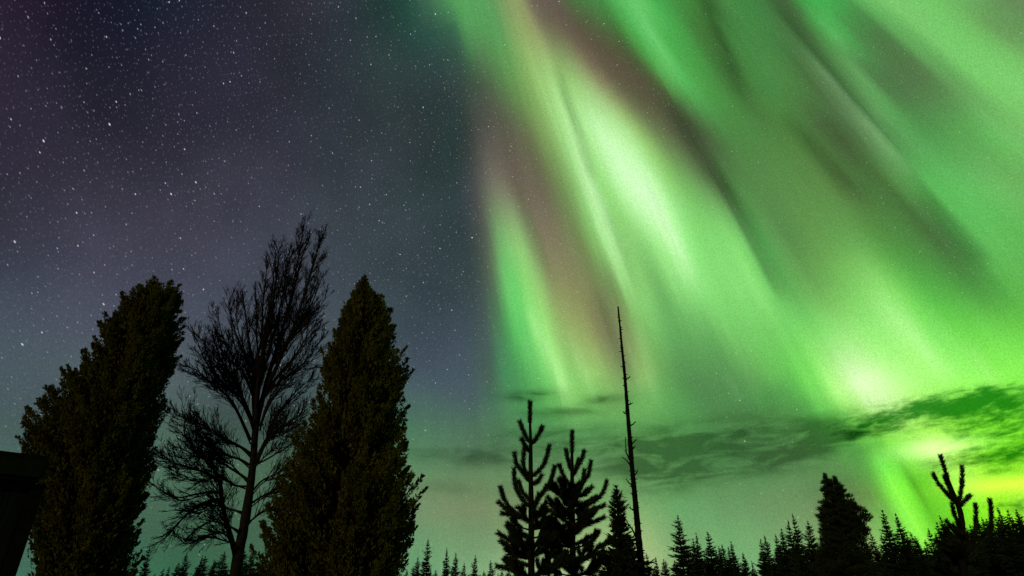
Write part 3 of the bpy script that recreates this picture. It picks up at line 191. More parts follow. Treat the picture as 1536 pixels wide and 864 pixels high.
     (73, 103, 93, 73, 103, 94, 73, 102, 94, 73, 102, 94, 73, 101, 94, 73, 99, 94, 73, 98, 94, 73, 96, 94, 72, 95, 94, 72, 94, 94, 72, 93, 94, 72, 92, 94, 72, 95, 93, 72, 100, 92, 73, 107, 90, 73, 114, 88, 73, 120, 87, 74, 127, 86, 74, 135, 85, 75, 142, 85, 76, 150, 85, 80, 157, 85, 85, 165, 87, 92, 175, 90, 100, 185, 94, 112, 198, 100, 135, 215, 113, 165, 232, 138, 167, 234, 137, 142, 212, 115, 134, 203, 107),
     (134, 203, 107, 148, 208, 115, 157, 211, 121, 151, 204, 112, 146, 193, 107, 144, 184, 104, 135, 167, 98, 128, 155, 94, 116, 140, 87, 109, 131, 82, 126, 155, 95, 135, 173, 101, 137, 180, 104, 133, 183, 106, 118, 175, 95, 111, 173, 94, 106, 169, 92, 101, 165, 91, 97, 163, 90, 96, 163, 89, 96, 163, 89, 97, 164, 89, 98, 165, 90, 100, 168, 91, 104, 175, 93, 109, 183, 96, 114, 189, 99, 117, 195, 101, 119, 201, 103, 122, 205, 105, 123, 207, 106),
     (123, 207, 106, 124, 209, 106, 125, 211, 107, 127, 213, 108, 128, 215, 109, 120, 209, 103, 113, 200, 98, 108, 188, 94, 107, 184, 91, 108, 180, 90, 110, 177, 89, 110, 172, 87, 111, 175, 87, 113, 181, 88, 116, 186, 90, 120, 192, 94, 122, 195, 96, 123, 196, 97, 122, 194, 96, 114, 186, 89, 101, 173, 80, 90, 159, 72, 83, 149, 68, 81, 142, 66, 78, 136, 65, 75, 126, 62, 71, 110, 58, 74, 119, 63, 69, 126, 62, 74, 143, 69, 93, 182, 87),
     (93, 182, 87, 97, 190, 92, 98, 190, 93, 102, 189, 95, 108, 186, 97, 108, 180, 95, 106, 175, 91, 108, 181, 93, 112, 184, 96, 116, 186, 99, 117, 188, 101, 118, 190, 102, 119, 193, 103, 120, 195, 104, 121, 196, 105, 122, 198, 106, 123, 200, 106, 123, 200, 106, 122, 198, 105, 119, 191, 103, 115, 182, 99, 110, 171, 95, 105, 159, 91, 102, 149, 88, 102, 141, 87, 103, 136, 88)),
    (62.54,
     (70, 82, 92, 72, 85, 94, 72, 86, 94, 70, 86, 92, 72, 89, 91, 78, 99, 93, 77, 100, 90, 66, 86, 77, 58, 77, 69, 61, 85, 73, 68, 102, 81, 74, 113, 90),
     (74, 113, 90, 74, 113, 90, 75, 113, 91, 75, 112, 91, 75, 112, 92, 76, 111, 92, 76, 110, 92, 76, 109, 92, 76, 109, 92, 76, 108, 92, 76, 107, 92, 76, 107, 92, 77, 109, 92, 77, 112, 91, 77, 117, 90, 77, 122, 89, 77, 127, 88, 78, 131, 88, 78, 136, 87, 79, 142, 86, 79, 147, 86, 81, 153, 86, 85, 159, 86, 89, 166, 88, 95, 173, 89, 103, 181, 92, 116, 191, 99, 130, 201, 108, 141, 209, 116, 135, 205, 109, 130, 201, 103),
     (130, 201, 103, 129, 199, 101, 136, 202, 109, 128, 191, 100, 128, 187, 99, 129, 183, 99, 127, 175, 97, 124, 168, 96, 122, 164, 95, 119, 159, 93, 127, 170, 98, 136, 185, 104, 140, 189, 109, 128, 181, 102, 110, 169, 91, 103, 163, 88, 96, 156, 86, 92, 152, 84, 90, 151, 84, 90, 151, 84, 91, 152, 84, 91, 153, 84, 92, 154, 85, 93, 156, 85, 96, 161, 87, 101, 168, 90, 105, 175, 92, 109, 182, 95, 113, 190, 97, 116, 198, 100, 118, 201, 101),
     (118, 201, 101, 118, 203, 101, 118, 205, 100, 119, 207, 100, 121, 209, 102, 119, 209, 101, 117, 208, 100, 116, 204, 99, 117, 202, 98, 119, 201, 98, 123, 199, 98, 124, 195, 98, 124, 195, 97, 125, 199, 97, 126, 203, 98, 130, 209, 103, 135, 214, 106, 136, 216, 107, 136, 216, 106, 125, 206, 97, 109, 191, 85, 95, 175, 76, 85, 161, 71, 82, 153, 68, 80, 145, 66, 76, 134, 64, 72, 116, 59, 72, 117, 62, 67, 124, 60, 77, 147, 71, 95, 183, 88),
     (95, 183, 88, 98, 189, 92, 98, 187, 90, 100, 187, 91, 106, 186, 94, 107, 182, 94, 107, 177, 91, 108, 178, 92, 110, 179, 94, 113, 181, 96, 114, 183, 97, 115, 185, 99, 117, 188, 101, 118, 190, 102, 119, 192, 103, 120, 195, 104, 121, 197, 105, 122, 198, 106, 123, 200, 106, 123, 200, 106, 121, 196, 104, 118, 188, 101, 113, 177, 97, 108, 165, 93, 103, 154, 89, 102, 144, 87)),
    (64.14,
     (72, 86, 94, 71, 86, 93, 70, 87, 90, 70, 89, 88, 71, 92, 88, 76, 101, 90, 76, 104, 89, 70, 97, 81, 66, 91, 75, 65, 91, 74, 70, 103, 80, 81, 123, 91),
     (81, 123, 91, 81, 124, 92, 81, 124, 92, 81, 123, 92, 81, 122, 92, 82, 121, 92, 82, 121, 92, 82, 120, 92, 82, 119, 92, 82, 119, 92, 82, 118, 92, 82, 119, 91, 82, 120, 91, 82, 123, 91, 82, 126, 91, 82, 129, 90, 82, 132, 90, 82, 135, 89, 83, 138, 89, 83, 141, 88, 83, 145, 88, 84, 149, 87, 85, 152, 87, 87, 156, 87, 89, 159, 88, 93, 164, 89, 99, 169, 92, 106, 175, 96, 110, 179, 98, 112, 180, 98, 112, 181, 96),
     (112, 181, 96, 111, 180, 95, 112, 180, 94, 112, 178, 94, 113, 176, 94, 113, 174, 93, 112, 172, 93, 112, 172, 93, 112, 173, 93, 111, 174, 93, 111, 176, 93, 111, 177, 94, 117, 182, 101, 107, 173, 93, 98, 164, 87, 94, 158, 85, 89, 150, 82, 86, 144, 80, 85, 140, 79, 84, 139, 79, 85, 140, 79, 85, 142, 79, 86, 144, 80, 87, 147, 81, 93, 154, 86, 93, 155, 84, 98, 161, 87, 102, 168, 89, 107, 179, 92, 111, 189, 94, 112, 196, 95),
     (112, 196, 95, 113, 200, 95, 113, 203, 94, 113, 205, 94, 116, 209, 96, 120, 213, 98, 124, 217, 102, 129, 218, 105, 131, 220, 107, 135, 221, 110, 139, 222, 112, 141, 219, 112, 140, 219, 111, 139, 219, 109, 138, 221, 109, 142, 225, 113, 149, 230, 119, 154, 234, 123, 147, 231, 116, 135, 222, 104, 116, 207, 89, 100, 190, 80, 87, 175, 73, 84, 165, 70, 81, 156, 68, 77, 143, 66, 74, 129, 63, 73, 129, 64, 68, 129, 61, 77, 147, 70, 96, 182, 87),
     (96, 182, 87, 99, 187, 90, 97, 185, 87, 97, 184, 86, 101, 184, 89, 103, 182, 90, 104, 178, 89, 105, 178, 90, 107, 178, 91, 109, 178, 93, 111, 179, 94, 112, 180, 95, 114, 182, 97, 115, 185, 99, 117, 188, 100, 118, 190, 102, 119, 192, 103, 120, 195, 104, 121, 197, 105, 122, 199, 106, 123, 200, 106, 122, 199, 106, 120, 194, 104, 116, 183, 100, 110, 171, 95, 105, 158, 90)),
    (65.75,
     (71, 86, 92, 70, 88, 89, 70, 91, 88, 72, 95, 90, 73, 98, 91, 75, 104, 90, 75, 106, 87, 73, 103, 82, 70, 99, 77, 67, 95, 74, 73, 105, 79, 90, 133, 94),
     (90, 133, 94, 90, 134, 95, 90, 134, 95, 90, 134, 95, 89, 132, 94, 89, 131, 93, 89, 130, 93, 89, 129, 92, 89, 128, 92, 88, 127, 92, 88, 126, 92, 89, 127, 92, 89, 128, 92, 90, 130, 92, 90, 132, 93, 91, 134, 93, 91, 136, 92, 91, 138, 92, 91, 140, 92, 91, 142, 91, 91, 144, 91, 91, 146, 91, 91, 149, 90, 91, 151, 90, 91, 152, 90, 92, 154, 90, 93, 156, 90, 94, 157, 91, 95, 159, 91, 96, 161, 91, 97, 162, 91),
     (97, 162, 91, 98, 164, 91, 100, 166, 91, 101, 167, 91, 102, 168, 91, 103, 169, 91, 104, 169, 92, 104, 169, 91, 104, 169, 91, 103, 168, 90, 102, 168, 89, 101, 168, 89, 99, 166, 88, 96, 164, 87, 92, 160, 85, 89, 156, 83, 87, 152, 82, 85, 147, 80, 83, 141, 79, 82, 137, 78, 81, 135, 77, 81, 135, 77, 82, 136, 77, 82, 139, 78, 96, 153, 89, 85, 145, 79, 88, 149, 81, 93, 154, 83, 99, 166, 86, 104, 180, 88, 107, 190, 90),
     (107, 190, 90, 106, 193, 89, 108, 200, 88, 109, 206, 88, 115, 213, 91, 123, 220, 96, 134, 226, 104, 147, 231, 115, 154, 233, 124, 161, 235, 132, 164, 237, 133, 162, 237, 130, 159, 236, 126, 154, 236, 122, 150, 236, 119, 152, 239, 122, 162, 243, 129, 169, 244, 138, 160, 241, 128, 141, 230, 110, 121, 217, 93, 106, 204, 83, 94, 190, 76, 90, 180, 73, 86, 171, 71, 81, 157, 68, 77, 145, 66, 77, 145, 67, 81, 157, 71, 92, 176, 80, 97, 182, 84),
     (97, 182, 84, 98, 184, 86, 97, 182, 84, 96, 181, 83, 97, 182, 84, 98, 181, 85, 99, 180, 86, 101, 180, 87, 103, 179, 88, 105, 178, 89, 107, 178, 91, 109, 178, 92, 110, 178, 94, 112, 180, 95, 114, 182, 97, 115, 185, 99, 117, 187, 100, 118, 190, 102, 119, 193, 103, 121, 195, 104, 122, 197, 105, 122, 199, 106, 123, 200, 106, 122, 197, 105, 118, 189, 102, 113, 177, 97)),
    (67.36,
     (70, 89, 88, 72, 94, 89, 74, 99, 91, 74, 100, 92, 74, 100, 92, 74, 102, 88, 72, 103, 83, 70, 101, 79, 69, 98, 76, 68, 95, 74, 77, 105, 80, 101, 136, 97),
     (101, 136, 97, 102, 137, 97, 102, 137, 97, 101, 137, 97, 101, 137, 97, 101, 137, 96, 100, 136, 96, 100, 135, 95, 99, 135, 94, 99, 134, 94, 98, 134, 93, 98, 134, 93, 98, 135, 93, 99, 136, 94, 99, 137, 94, 99, 138, 94, 99, 139, 94, 99, 140, 94, 99, 141, 94, 99, 142, 94, 99, 144, 94, 99, 145, 94, 98, 146, 94, 98, 147, 93, 98, 148, 93, 98, 150, 93, 98, 151, 93, 98, 152, 93, 98, 153, 93, 98, 154, 93, 99, 155, 92),
     (99, 155, 92, 99, 157, 92, 99, 158, 92, 100, 159, 92, 100, 160, 91, 101, 162, 91, 101, 163, 91, 100, 163, 91, 99, 164, 90, 98, 163, 89, 96, 162, 88, 94, 160, 86, 92, 159, 85, 91, 157, 84, 89, 155, 83, 87, 153, 82, 86, 151, 81, 84, 148, 80, 83, 145, 79, 82, 142, 78, 82, 139, 77, 82, 138, 76, 81, 138, 76, 81, 138, 76, 81, 139, 76, 82, 142, 77, 82, 144, 77, 82, 147, 77, 83, 151, 78, 85, 155, 79, 88, 162, 80),
     (88, 162, 80, 92, 173, 81, 98, 188, 83, 106, 203, 85, 114, 216, 89, 127, 227, 95, 145, 236, 107, 166, 242, 125, 180, 244, 142, 191, 245, 158, 193, 246, 160, 187, 246, 152, 180, 245, 144, 169, 245, 132, 162, 245, 125, 161, 247, 125, 169, 251, 131, 171, 250, 134, 171, 248, 138, 147, 238, 114, 126, 225, 98, 122, 218, 94, 104, 206, 78, 101, 199, 77, 98, 192, 76, 93, 181, 74, 87, 168, 70, 85, 166, 70, 85, 169, 71, 93, 178, 77, 98, 182, 79),
     (98, 182, 79, 97, 181, 81, 96, 180, 81, 96, 179, 80, 96, 180, 81, 96, 180, 82, 96, 180, 83, 97, 181, 84, 98, 180, 85, 100, 180, 86, 102, 179, 87, 104, 178, 89, 106, 178, 90, 108, 178, 92, 110, 178, 93, 112, 180, 95, 113, 182, 97, 115, 185, 98, 117, 188, 100, 118, 190, 102, 120, 193, 104, 121, 196, 105, 122, 198, 106, 123, 200, 106, 123, 200, 106, 120, 194, 104)),
    (68.96,
     (73, 97, 90, 74, 100, 92, 74, 100, 92, 73, 100, 90, 72, 100, 89, 71, 100, 85, 68, 101, 80, 66, 98, 76, 67, 97, 74, 70, 95, 74, 82, 106, 81, 112, 138, 100),
     (112, 138, 100, 113, 139, 100, 113, 139, 100, 113, 139, 100, 113, 139, 100, 113, 139, 99, 112, 138, 99, 112, 138, 98, 111, 138, 98, 111, 138, 97, 110, 138, 96, 110, 138, 96, 109, 138, 95, 108, 139, 95, 108, 139, 95, 107, 139, 94, 107, 139, 94, 107, 140, 94, 106, 141, 94, 106, 142, 94, 106, 143, 94, 106, 144, 94, 106, 146, 94, 106, 147, 94, 105, 148, 94, 105, 149, 94, 105, 150, 94, 104, 151, 94, 104, 152, 94, 103, 152, 94, 102, 152, 94),
     (102, 152, 94, 102, 153, 93, 101, 153, 93, 101, 153, 92, 100, 154, 92, 100, 154, 91, 100, 155, 91, 100, 156, 91, 99, 157, 90, 98, 158, 90, 97, 159, 89, 96, 159, 88, 95, 158, 87, 94, 158, 87, 92, 156, 86, 91, 155, 85, 89, 153, 84, 88, 151, 83, 86, 149, 82, 85, 147, 81, 84, 145, 79, 83, 142, 77, 82, 140, 76, 82, 139, 75, 81, 139, 75, 82, 141, 75, 83, 143, 76, 85, 147, 77, 86, 150, 78, 87, 154, 79, 88, 159, 79),
     (88, 159, 79, 89, 165, 80, 93, 176, 81, 102, 192, 85, 115, 210, 91, 133, 226, 100, 158, 242, 115, 182, 251, 134, 200, 251, 157, 216, 252, 181, 219, 252, 185, 212, 252, 175, 202, 252, 161, 184, 250, 141, 172, 250, 128, 167, 250, 122, 169, 252, 123, 169, 252, 125, 176, 251, 140, 155, 244, 117, 136, 235, 102, 132, 230, 99, 120, 222, 86, 113, 217, 81, 112, 215, 81, 109, 208, 80, 103, 197, 75, 99, 190, 72, 97, 188, 73, 99, 189, 75, 101, 189, 77),
     (101, 189, 77, 100, 185, 77, 98, 182, 78, 97, 180, 78, 96, 179, 78, 96, 179, 79, 96, 179, 80, 96, 180, 81, 96, 180, 82, 96, 181, 83, 97, 180, 84, 99, 180, 85, 101, 180, 87, 103, 179, 88, 105, 178, 90, 108, 178, 91, 110, 178, 93, 112, 179, 95, 113, 182, 97, 115, 185, 99, 117, 188, 101, 119, 191, 102, 120, 194, 104, 121, 196, 105, 122, 199, 106, 123, 200, 106)),
    (70.57,
     (74, 100, 92, 73, 100, 89, 71, 99, 87, 70, 98, 86, 69, 97, 85, 67, 98, 82, 63, 99, 77, 61, 95, 72, 63, 94, 72, 67, 95, 73, 80, 107, 81, 112, 142, 102),
     (112, 142, 102, 114, 143, 103, 115, 143, 103, 116, 142, 103, 117, 142, 102, 118, 141, 102, 118, 140, 101, 119, 140, 101, 119, 139, 100, 120, 139, 100, 119, 139, 99, 119, 139, 99, 118, 139, 98, 117, 140, 97, 116, 140, 97, 116, 141, 97, 115, 142, 97, 115, 142, 97, 115, 143, 96, 114, 145, 96, 114, 146, 96, 114, 147, 96, 114, 148, 96, 113, 150, 96, 113, 151, 96, 113, 152, 96, 113, 153, 96, 112, 154, 96, 112, 155, 96, 111, 156, 96, 110, 157, 96),
     (110, 157, 96, 110, 157, 96, 109, 158, 96, 107, 159, 96, 106, 159, 95, 106, 159, 95, 105, 159, 95, 103, 158, 94, 101, 158, 92, 100, 157, 91, 99, 157, 90, 98, 157, 90, 97, 157, 89, 97, 157, 89, 96, 157, 89, 95, 157, 89, 94, 156, 89, 93, 155, 88, 92, 154, 88, 91, 152, 87, 90, 150, 86, 90, 149, 85, 89, 147, 83, 88, 145, 82, 88, 144, 81, 88, 144, 80, 88, 145, 80, 89, 147, 80, 90, 150, 80, 90, 154, 80, 91, 158, 80),
     (91, 158, 80, 91, 165, 80, 92, 173, 81, 96, 184, 82, 104, 196, 85, 117, 210, 90, 135, 225, 99, 158, 238, 113, 181, 247, 134, 203, 252, 160, 211, 252, 172, 210, 252, 169, 203, 252, 159, 193, 252, 146, 181, 252, 131, 171, 252, 120, 167, 252, 114, 167, 252, 115, 169, 252, 124, 162, 250, 118, 148, 245, 105, 140, 240, 98, 144, 237, 104, 127, 232, 85, 125, 231, 85, 123, 227, 84, 118, 220, 80, 113, 213, 76, 110, 209, 75, 109, 206, 75, 108, 204, 75),
     (108, 204, 75, 106, 199, 76, 104, 194, 76, 102, 190, 76, 100, 186, 77, 98, 182, 77, 97, 180, 78, 96, 179, 79, 96, 179, 79, 96, 179, 80, 96, 180, 81, 96, 180, 82, 97, 181, 83, 98, 180, 85, 100, 180, 86, 102, 179, 88, 105, 178, 89, 107, 178, 91, 109, 178, 93, 112, 179, 95, 113, 182, 97, 115, 185, 99, 117, 188, 101, 119, 192, 103, 120, 195, 104, 122, 197, 105)),
    (72.18,
     (71, 99, 87, 69, 97, 85, 67, 96, 84, 67, 98, 84, 67, 100, 85, 64, 102, 83, 58, 103, 77, 57, 97, 72, 61, 98, 72, 66, 100, 74, 78, 112, 82, 104, 148, 104),
     (104, 148, 104, 106, 149, 105, 108, 149, 105, 109, 149, 105, 110, 148, 104, 112, 148, 104, 113, 147, 104, 114, 147, 103, 115, 146, 103, 115, 146, 103, 116, 145, 102, 117, 145, 102, 117, 145, 102, 118, 145, 101, 119, 145, 101, 119, 146, 101, 120, 147, 101, 121, 148, 101, 122, 149, 101, 122, 150, 102, 123, 152, 102, 123, 153, 102, 123, 154, 102, 123, 156, 101, 123, 157, 101, 123, 158, 101, 122, 159, 101, 122, 160, 100, 121, 161, 100, 121, 163, 101, 122, 164, 102),
     (122, 164, 102, 122, 165, 102, 121, 166, 103, 121, 167, 104, 120, 168, 104, 118, 168, 104, 114, 166, 102, 110, 164, 100, 106, 161, 97, 103, 159, 95, 100, 156, 92, 98, 153, 90, 97, 152, 89, 97, 151, 89, 97, 151, 89, 97, 151, 89, 97, 151, 89, 96, 151, 89, 96, 151, 89, 96, 151, 89, 95, 151, 89, 95, 150, 89, 95, 150, 89, 95, 150, 89, 95, 149, 88, 95, 149, 87, 95, 148, 86, 95, 148, 85, 94, 149, 85, 94, 151, 84, 94, 154, 83),
     (94, 154, 83, 94, 158, 83, 94, 164, 82, 94, 171, 81, 96, 179, 80, 102, 191, 80, 111, 204, 82, 126, 221, 86, 147, 238, 94, 167, 250, 107, 177, 252, 117, 181, 252, 121, 183, 252, 121, 182, 252, 119, 177, 252, 115, 169, 252, 108, 161, 252, 102, 156, 252, 97, 154, 252, 94, 154, 252, 96, 153, 252, 98, 151, 251, 99, 154, 248, 105, 140, 244, 89, 136, 242, 86, 134, 240, 86, 131, 236, 84, 127, 230, 81, 124, 227, 80, 121, 223, 78, 118, 219, 77),
     (118, 219, 77, 115, 215, 76, 112, 210, 76, 109, 205, 75, 106, 200, 76, 104, 195, 76, 102, 190, 76, 100, 186, 77, 98, 182, 77, 97, 180, 78, 96, 179, 79, 96, 179, 80, 96, 180, 81, 96, 180, 82, 96, 181, 83, 98, 180, 84, 99, 180, 86, 102, 179, 87, 104, 178, 89, 107, 178, 91, 109, 178, 93, 112, 179, 95, 114, 182, 97, 116, 186, 99, 118, 189, 101, 119, 193, 103)),
    (73.79,
     (67, 99, 85, 67, 105, 87, 67, 108, 89, 67, 110, 90, 66, 110, 90, 63, 110, 88, 56, 110, 80, 56, 105, 75, 61, 106, 75, 71, 113, 79, 83, 125, 88, 105, 153, 109),
     (105, 153, 109, 107, 154, 110, 109, 155, 110, 110, 156, 110, 112, 156, 110, 113, 156, 110, 115, 156, 110, 116, 156, 110, 117, 156, 110, 118, 156, 110, 119, 155, 109, 120, 155, 109, 121, 154, 108, 122, 154, 108, 123, 154, 108, 125, 154, 107, 126, 154, 107, 127, 155, 108, 129, 157, 108, 131, 158, 109, 132, 160, 109, 134, 162, 110, 135, 164, 110, 137, 166, 111, 138, 167, 111, 138, 169, 112, 139, 171, 112, 139, 172, 112, 139, 173, 112, 139, 174, 112, 139, 175, 112),
     (139, 175, 112, 139, 176, 113, 138, 177, 113, 138, 177, 113, 136, 177, 113, 131, 175, 111, 126, 172, 109, 120, 170, 108, 114, 168, 106, 109, 166, 104, 106, 164, 102, 105, 162, 101, 104, 160, 100, 103, 158, 99, 103, 155, 97, 102, 153, 95, 101, 150, 94, 100, 149, 93, 100, 148, 91, 99, 147, 90, 98, 146, 89, 98, 145, 88, 97, 145, 88, 97, 144, 88, 97, 144, 88, 97, 144, 87, 97, 144, 87, 97, 144, 87, 97, 144, 86, 96, 145, 85, 95, 146, 84),
     (95, 146, 84, 95, 149, 83, 95, 152, 82, 94, 156, 80, 91, 160, 77, 92, 167, 75, 97, 180, 75, 108, 202, 76, 122, 221, 77, 144, 244, 85, 159, 251, 93, 169, 252, 98, 172, 252, 98, 171, 252, 93, 169, 252, 88, 165, 252, 84, 158, 251, 79, 151, 250, 74, 147, 250, 71, 145, 250, 71, 144, 251, 73, 143, 251, 75, 143, 252, 77, 143, 252, 80, 142, 251, 82, 142, 250, 84, 142, 248, 85, 141, 246, 86, 136, 242, 83, 134, 239, 83, 131, 236, 82),
     (131, 236, 82, 128, 231, 81, 124, 227, 80, 120, 222, 78, 116, 217, 77, 113, 212, 76, 110, 207, 75, 107, 201, 75, 104, 196, 76, 102, 190, 76, 100, 186, 77, 98, 182, 77, 97, 180, 78, 96, 179, 79, 96, 179, 80, 96, 180, 81, 96, 180, 82, 97, 181, 84, 99, 180, 85, 101, 179, 87, 104, 178, 89, 107, 178, 91, 109, 178, 93, 112, 180, 95, 114, 183, 97, 116, 187, 100)),
    (75.39,
     (65, 110, 90, 63, 110, 90, 62, 110, 90, 62, 110, 90, 61, 110, 90, 61, 112, 90, 59, 121, 90, 59, 123, 89, 66, 124, 89, 77, 127, 91, 89, 136, 96, 106, 155, 112),
     (106, 155, 112, 109, 158, 114, 111, 160, 115, 113, 161, 116, 116, 163, 117, 118, 164, 118, 121, 166, 119, 123, 167, 119, 126, 168, 120, 128, 169, 120, 130, 170, 121, 132, 170, 121, 134, 171, 121, 136, 171, 121, 138, 171, 121, 140, 172, 121, 141, 172, 121, 143, 173, 121, 144, 173, 121, 146, 174, 121, 147, 175, 122, 149, 176, 122, 150, 177, 122, 151, 178, 122, 152, 179, 123, 154, 181, 123, 155, 182, 123, 156, 183, 123, 156, 185, 124, 157, 186, 124, 157, 187, 124),
     (157, 187, 124, 157, 187, 124, 157, 187, 123, 156, 187, 123, 151, 184, 121, 144, 180, 117, 135, 175, 114, 127, 171, 111, 120, 167, 108, 115, 164, 106, 113, 164, 105, 111, 164, 105, 110, 164, 104, 110, 163, 104, 109, 162, 103, 108, 160, 102, 108, 157, 101, 107, 155, 100, 107, 153, 99, 107, 151, 98, 107, 150, 97, 107, 148, 96, 107, 147, 94, 107, 146, 93, 106, 145, 92, 105, 143, 90, 103, 142, 89, 102, 140, 88, 100, 138, 86, 97, 136, 83, 94, 134, 80),
     (94, 134, 80, 92, 134, 78, 91, 135, 75, 91, 138, 74, 92, 149, 72, 95, 169, 71, 106, 197, 75, 123, 237, 81, 119, 236, 73, 114, 215, 67, 145, 238, 85, 177, 251, 109, 194, 252, 123, 194, 252, 121, 185, 252, 105, 171, 252, 84, 158, 250, 66, 148, 249, 57, 142, 247, 52, 140, 247, 52, 139, 248, 53, 138, 248, 55, 139, 249, 58, 139, 250, 62, 140, 250, 65, 140, 251, 69, 141, 251, 72, 142, 252, 76, 142, 252, 79, 142, 251, 82, 142, 249, 84),
     (142, 249, 84, 141, 247, 86, 137, 242, 83, 134, 238, 83, 130, 234, 82, 126, 229, 80, 122, 224, 79, 117, 219, 77, 113, 213, 76, 110, 207, 75, 107, 202, 75, 104, 196, 76, 102, 190, 76, 99, 185, 77, 97, 181, 77, 96, 179, 78, 96, 179, 79, 96, 180, 81, 96, 180, 82, 97, 181, 83, 98, 180, 85, 101, 180, 87, 104, 179, 89, 107, 178, 91, 110, 178, 93, 112, 180, 95)),
    (77,
     (60, 110, 90, 60, 110, 90, 60, 110, 90, 60, 110, 90, 60, 110, 90, 60, 112, 90, 60, 125, 93, 61, 132, 96, 70, 137, 99, 82, 140, 102, 95, 143, 104, 108, 151, 110),
     (108, 151, 110, 109, 153, 111, 111, 154, 112, 113, 156, 113, 115, 157, 114, 117, 159, 115, 120, 160, 116, 122, 162, 117, 125, 164, 118, 127, 166, 119, 130, 168, 120, 133, 170, 121, 136, 172, 122, 139, 174, 124, 142, 176, 125, 145, 178, 126, 148, 180, 127, 151, 182, 129, 154, 184, 130, 157, 186, 131, 159, 187, 132, 162, 189, 133, 164, 190, 134, 166, 191, 134, 167, 192, 134, 168, 192, 134, 169, 193, 134, 170, 193, 134, 170, 193, 134, 170, 194, 134, 170, 194, 133),
     (170, 194, 133, 170, 194, 133, 169, 194, 132, 166, 192, 130, 161, 188, 127, 153, 184, 124, 144, 179, 120, 135, 174, 116, 127, 169, 112, 123, 167, 110, 120, 167, 109, 118, 167, 109, 116, 167, 108, 115, 167, 108, 114, 168, 107, 114, 167, 107, 113, 167, 106, 113, 165, 105, 113, 164, 105, 113, 162, 104, 114, 160, 103, 114, 158, 102, 115, 157, 101, 115, 155, 100, 115, 153, 99, 115, 152, 98, 115, 149, 96, 114, 147, 95, 113, 144, 93, 111, 141, 91, 111, 140, 90),
     (111, 140, 90, 109, 138, 87, 105, 137, 82, 103, 137, 77, 105, 149, 74, 109, 179, 70, 123, 224, 73, 143, 255, 77, 125, 243, 60, 86, 174, 36, 111, 214, 48, 132, 228, 62, 157, 238, 80, 176, 246, 95, 183, 251, 97, 177, 251, 82, 164, 250, 63, 150, 249, 49, 141, 247, 41, 136, 245, 38, 135, 245, 39, 135, 245, 40, 135, 246, 42, 136, 246, 45, 136, 247, 47, 137, 248, 50, 138, 248, 53, 138, 249, 57, 139, 249, 61, 140, 250, 65, 140, 251, 69),
     (140, 251, 69, 141, 252, 74, 142, 252, 78, 142, 251, 82, 142, 249, 84, 141, 246, 86, 136, 241, 83, 132, 236, 83, 128, 231, 81, 123, 226, 79, 118, 220, 77, 114, 214, 76, 110, 208, 76, 107, 202, 75, 104, 195, 76, 101, 189, 76, 99, 184, 77, 97, 180, 78, 96, 179, 79, 96, 179, 80, 96, 180, 81, 96, 180, 83, 98, 180, 84, 100, 180, 86, 103, 179, 89, 107, 178, 91)),
    (80,
     (60, 110, 90, 60, 110, 90, 60, 110, 90, 60, 110, 90, 60, 110, 90, 60, 111, 90, 60, 123, 93, 61, 132, 96, 69, 137, 99, 82, 141, 102, 96, 145, 106, 108, 149, 110),
     (108, 149, 110, 110, 150, 110, 111, 151, 110, 113, 151, 111, 115, 152, 111, 117, 153, 112, 118, 154, 112, 120, 155, 113, 122, 156, 113, 124, 157, 114, 126, 158, 114, 128, 160, 115, 130, 161, 115, 132, 162, 116, 134, 163, 117, 135, 165, 117, 137, 166, 118, 139, 167, 119, 140, 169, 119, 142, 170, 120, 143, 171, 120, 145, 172, 121, 147, 174, 122, 148, 175, 122, 150, 176, 123, 152, 178, 124, 153, 179, 125, 155, 180, 126, 156, 181, 126, 158, 183, 127, 159, 184, 128),
     (159, 184, 128, 160, 184, 128, 158, 182, 127, 154, 180, 125, 150, 177, 123, 145, 175, 121, 140, 172, 118, 135, 170, 117, 132, 170, 117, 128, 170, 116, 125, 170, 116, 122, 170, 116, 120, 170, 115, 118, 170, 115, 118, 171, 115, 118, 171, 114, 119, 172, 114, 120, 172, 114, 121, 172, 113, 122, 172, 112, 123, 172, 112, 124, 171, 111, 125, 170, 111, 126, 170, 110, 128, 169, 109, 129, 169, 109, 131, 168, 108, 134, 170, 109, 139, 173, 111, 144, 176, 113, 148, 179, 115),
     (148, 179, 115, 149, 184, 116, 142, 189, 109, 133, 193, 99, 126, 197, 89, 126, 206, 81, 139, 240, 80, 152, 255, 77, 117, 221, 52, 102, 196, 42, 115, 217, 45, 120, 223, 42, 127, 230, 38, 135, 237, 37, 145, 243, 38, 153, 247, 40, 158, 246, 48, 160, 243, 57, 167, 245, 56, 176, 247, 59, 184, 249, 63, 189, 251, 65, 187, 251, 63, 179, 250, 58, 169, 248, 52, 158, 246, 45, 147, 245, 39, 138, 244, 34, 134, 243, 32, 133, 244, 34, 134, 244, 37),
     (134, 244, 37, 135, 245, 40, 135, 246, 43, 136, 247, 46, 137, 248, 50, 138, 248, 55, 139, 249, 61, 140, 250, 66, 141, 251, 72, 142, 252, 78, 142, 251, 82, 142, 248, 85, 137, 243, 83, 133, 238, 83, 128, 232, 81, 123, 225, 79, 117, 219, 77, 113, 212, 76, 108, 204, 75, 105, 197, 76, 101, 189, 76, 98, 183, 77, 97, 180, 78, 96, 179, 79, 96, 180, 81, 96, 180, 82)),
    (84,
     (60, 110, 90, 60, 110, 90, 60, 110, 90, 60, 110, 90, 60, 110, 90, 60, 110, 90, 60, 119, 92, 60, 131, 95, 68, 136, 99, 81, 140, 102, 96, 145, 106, 109, 150, 110),
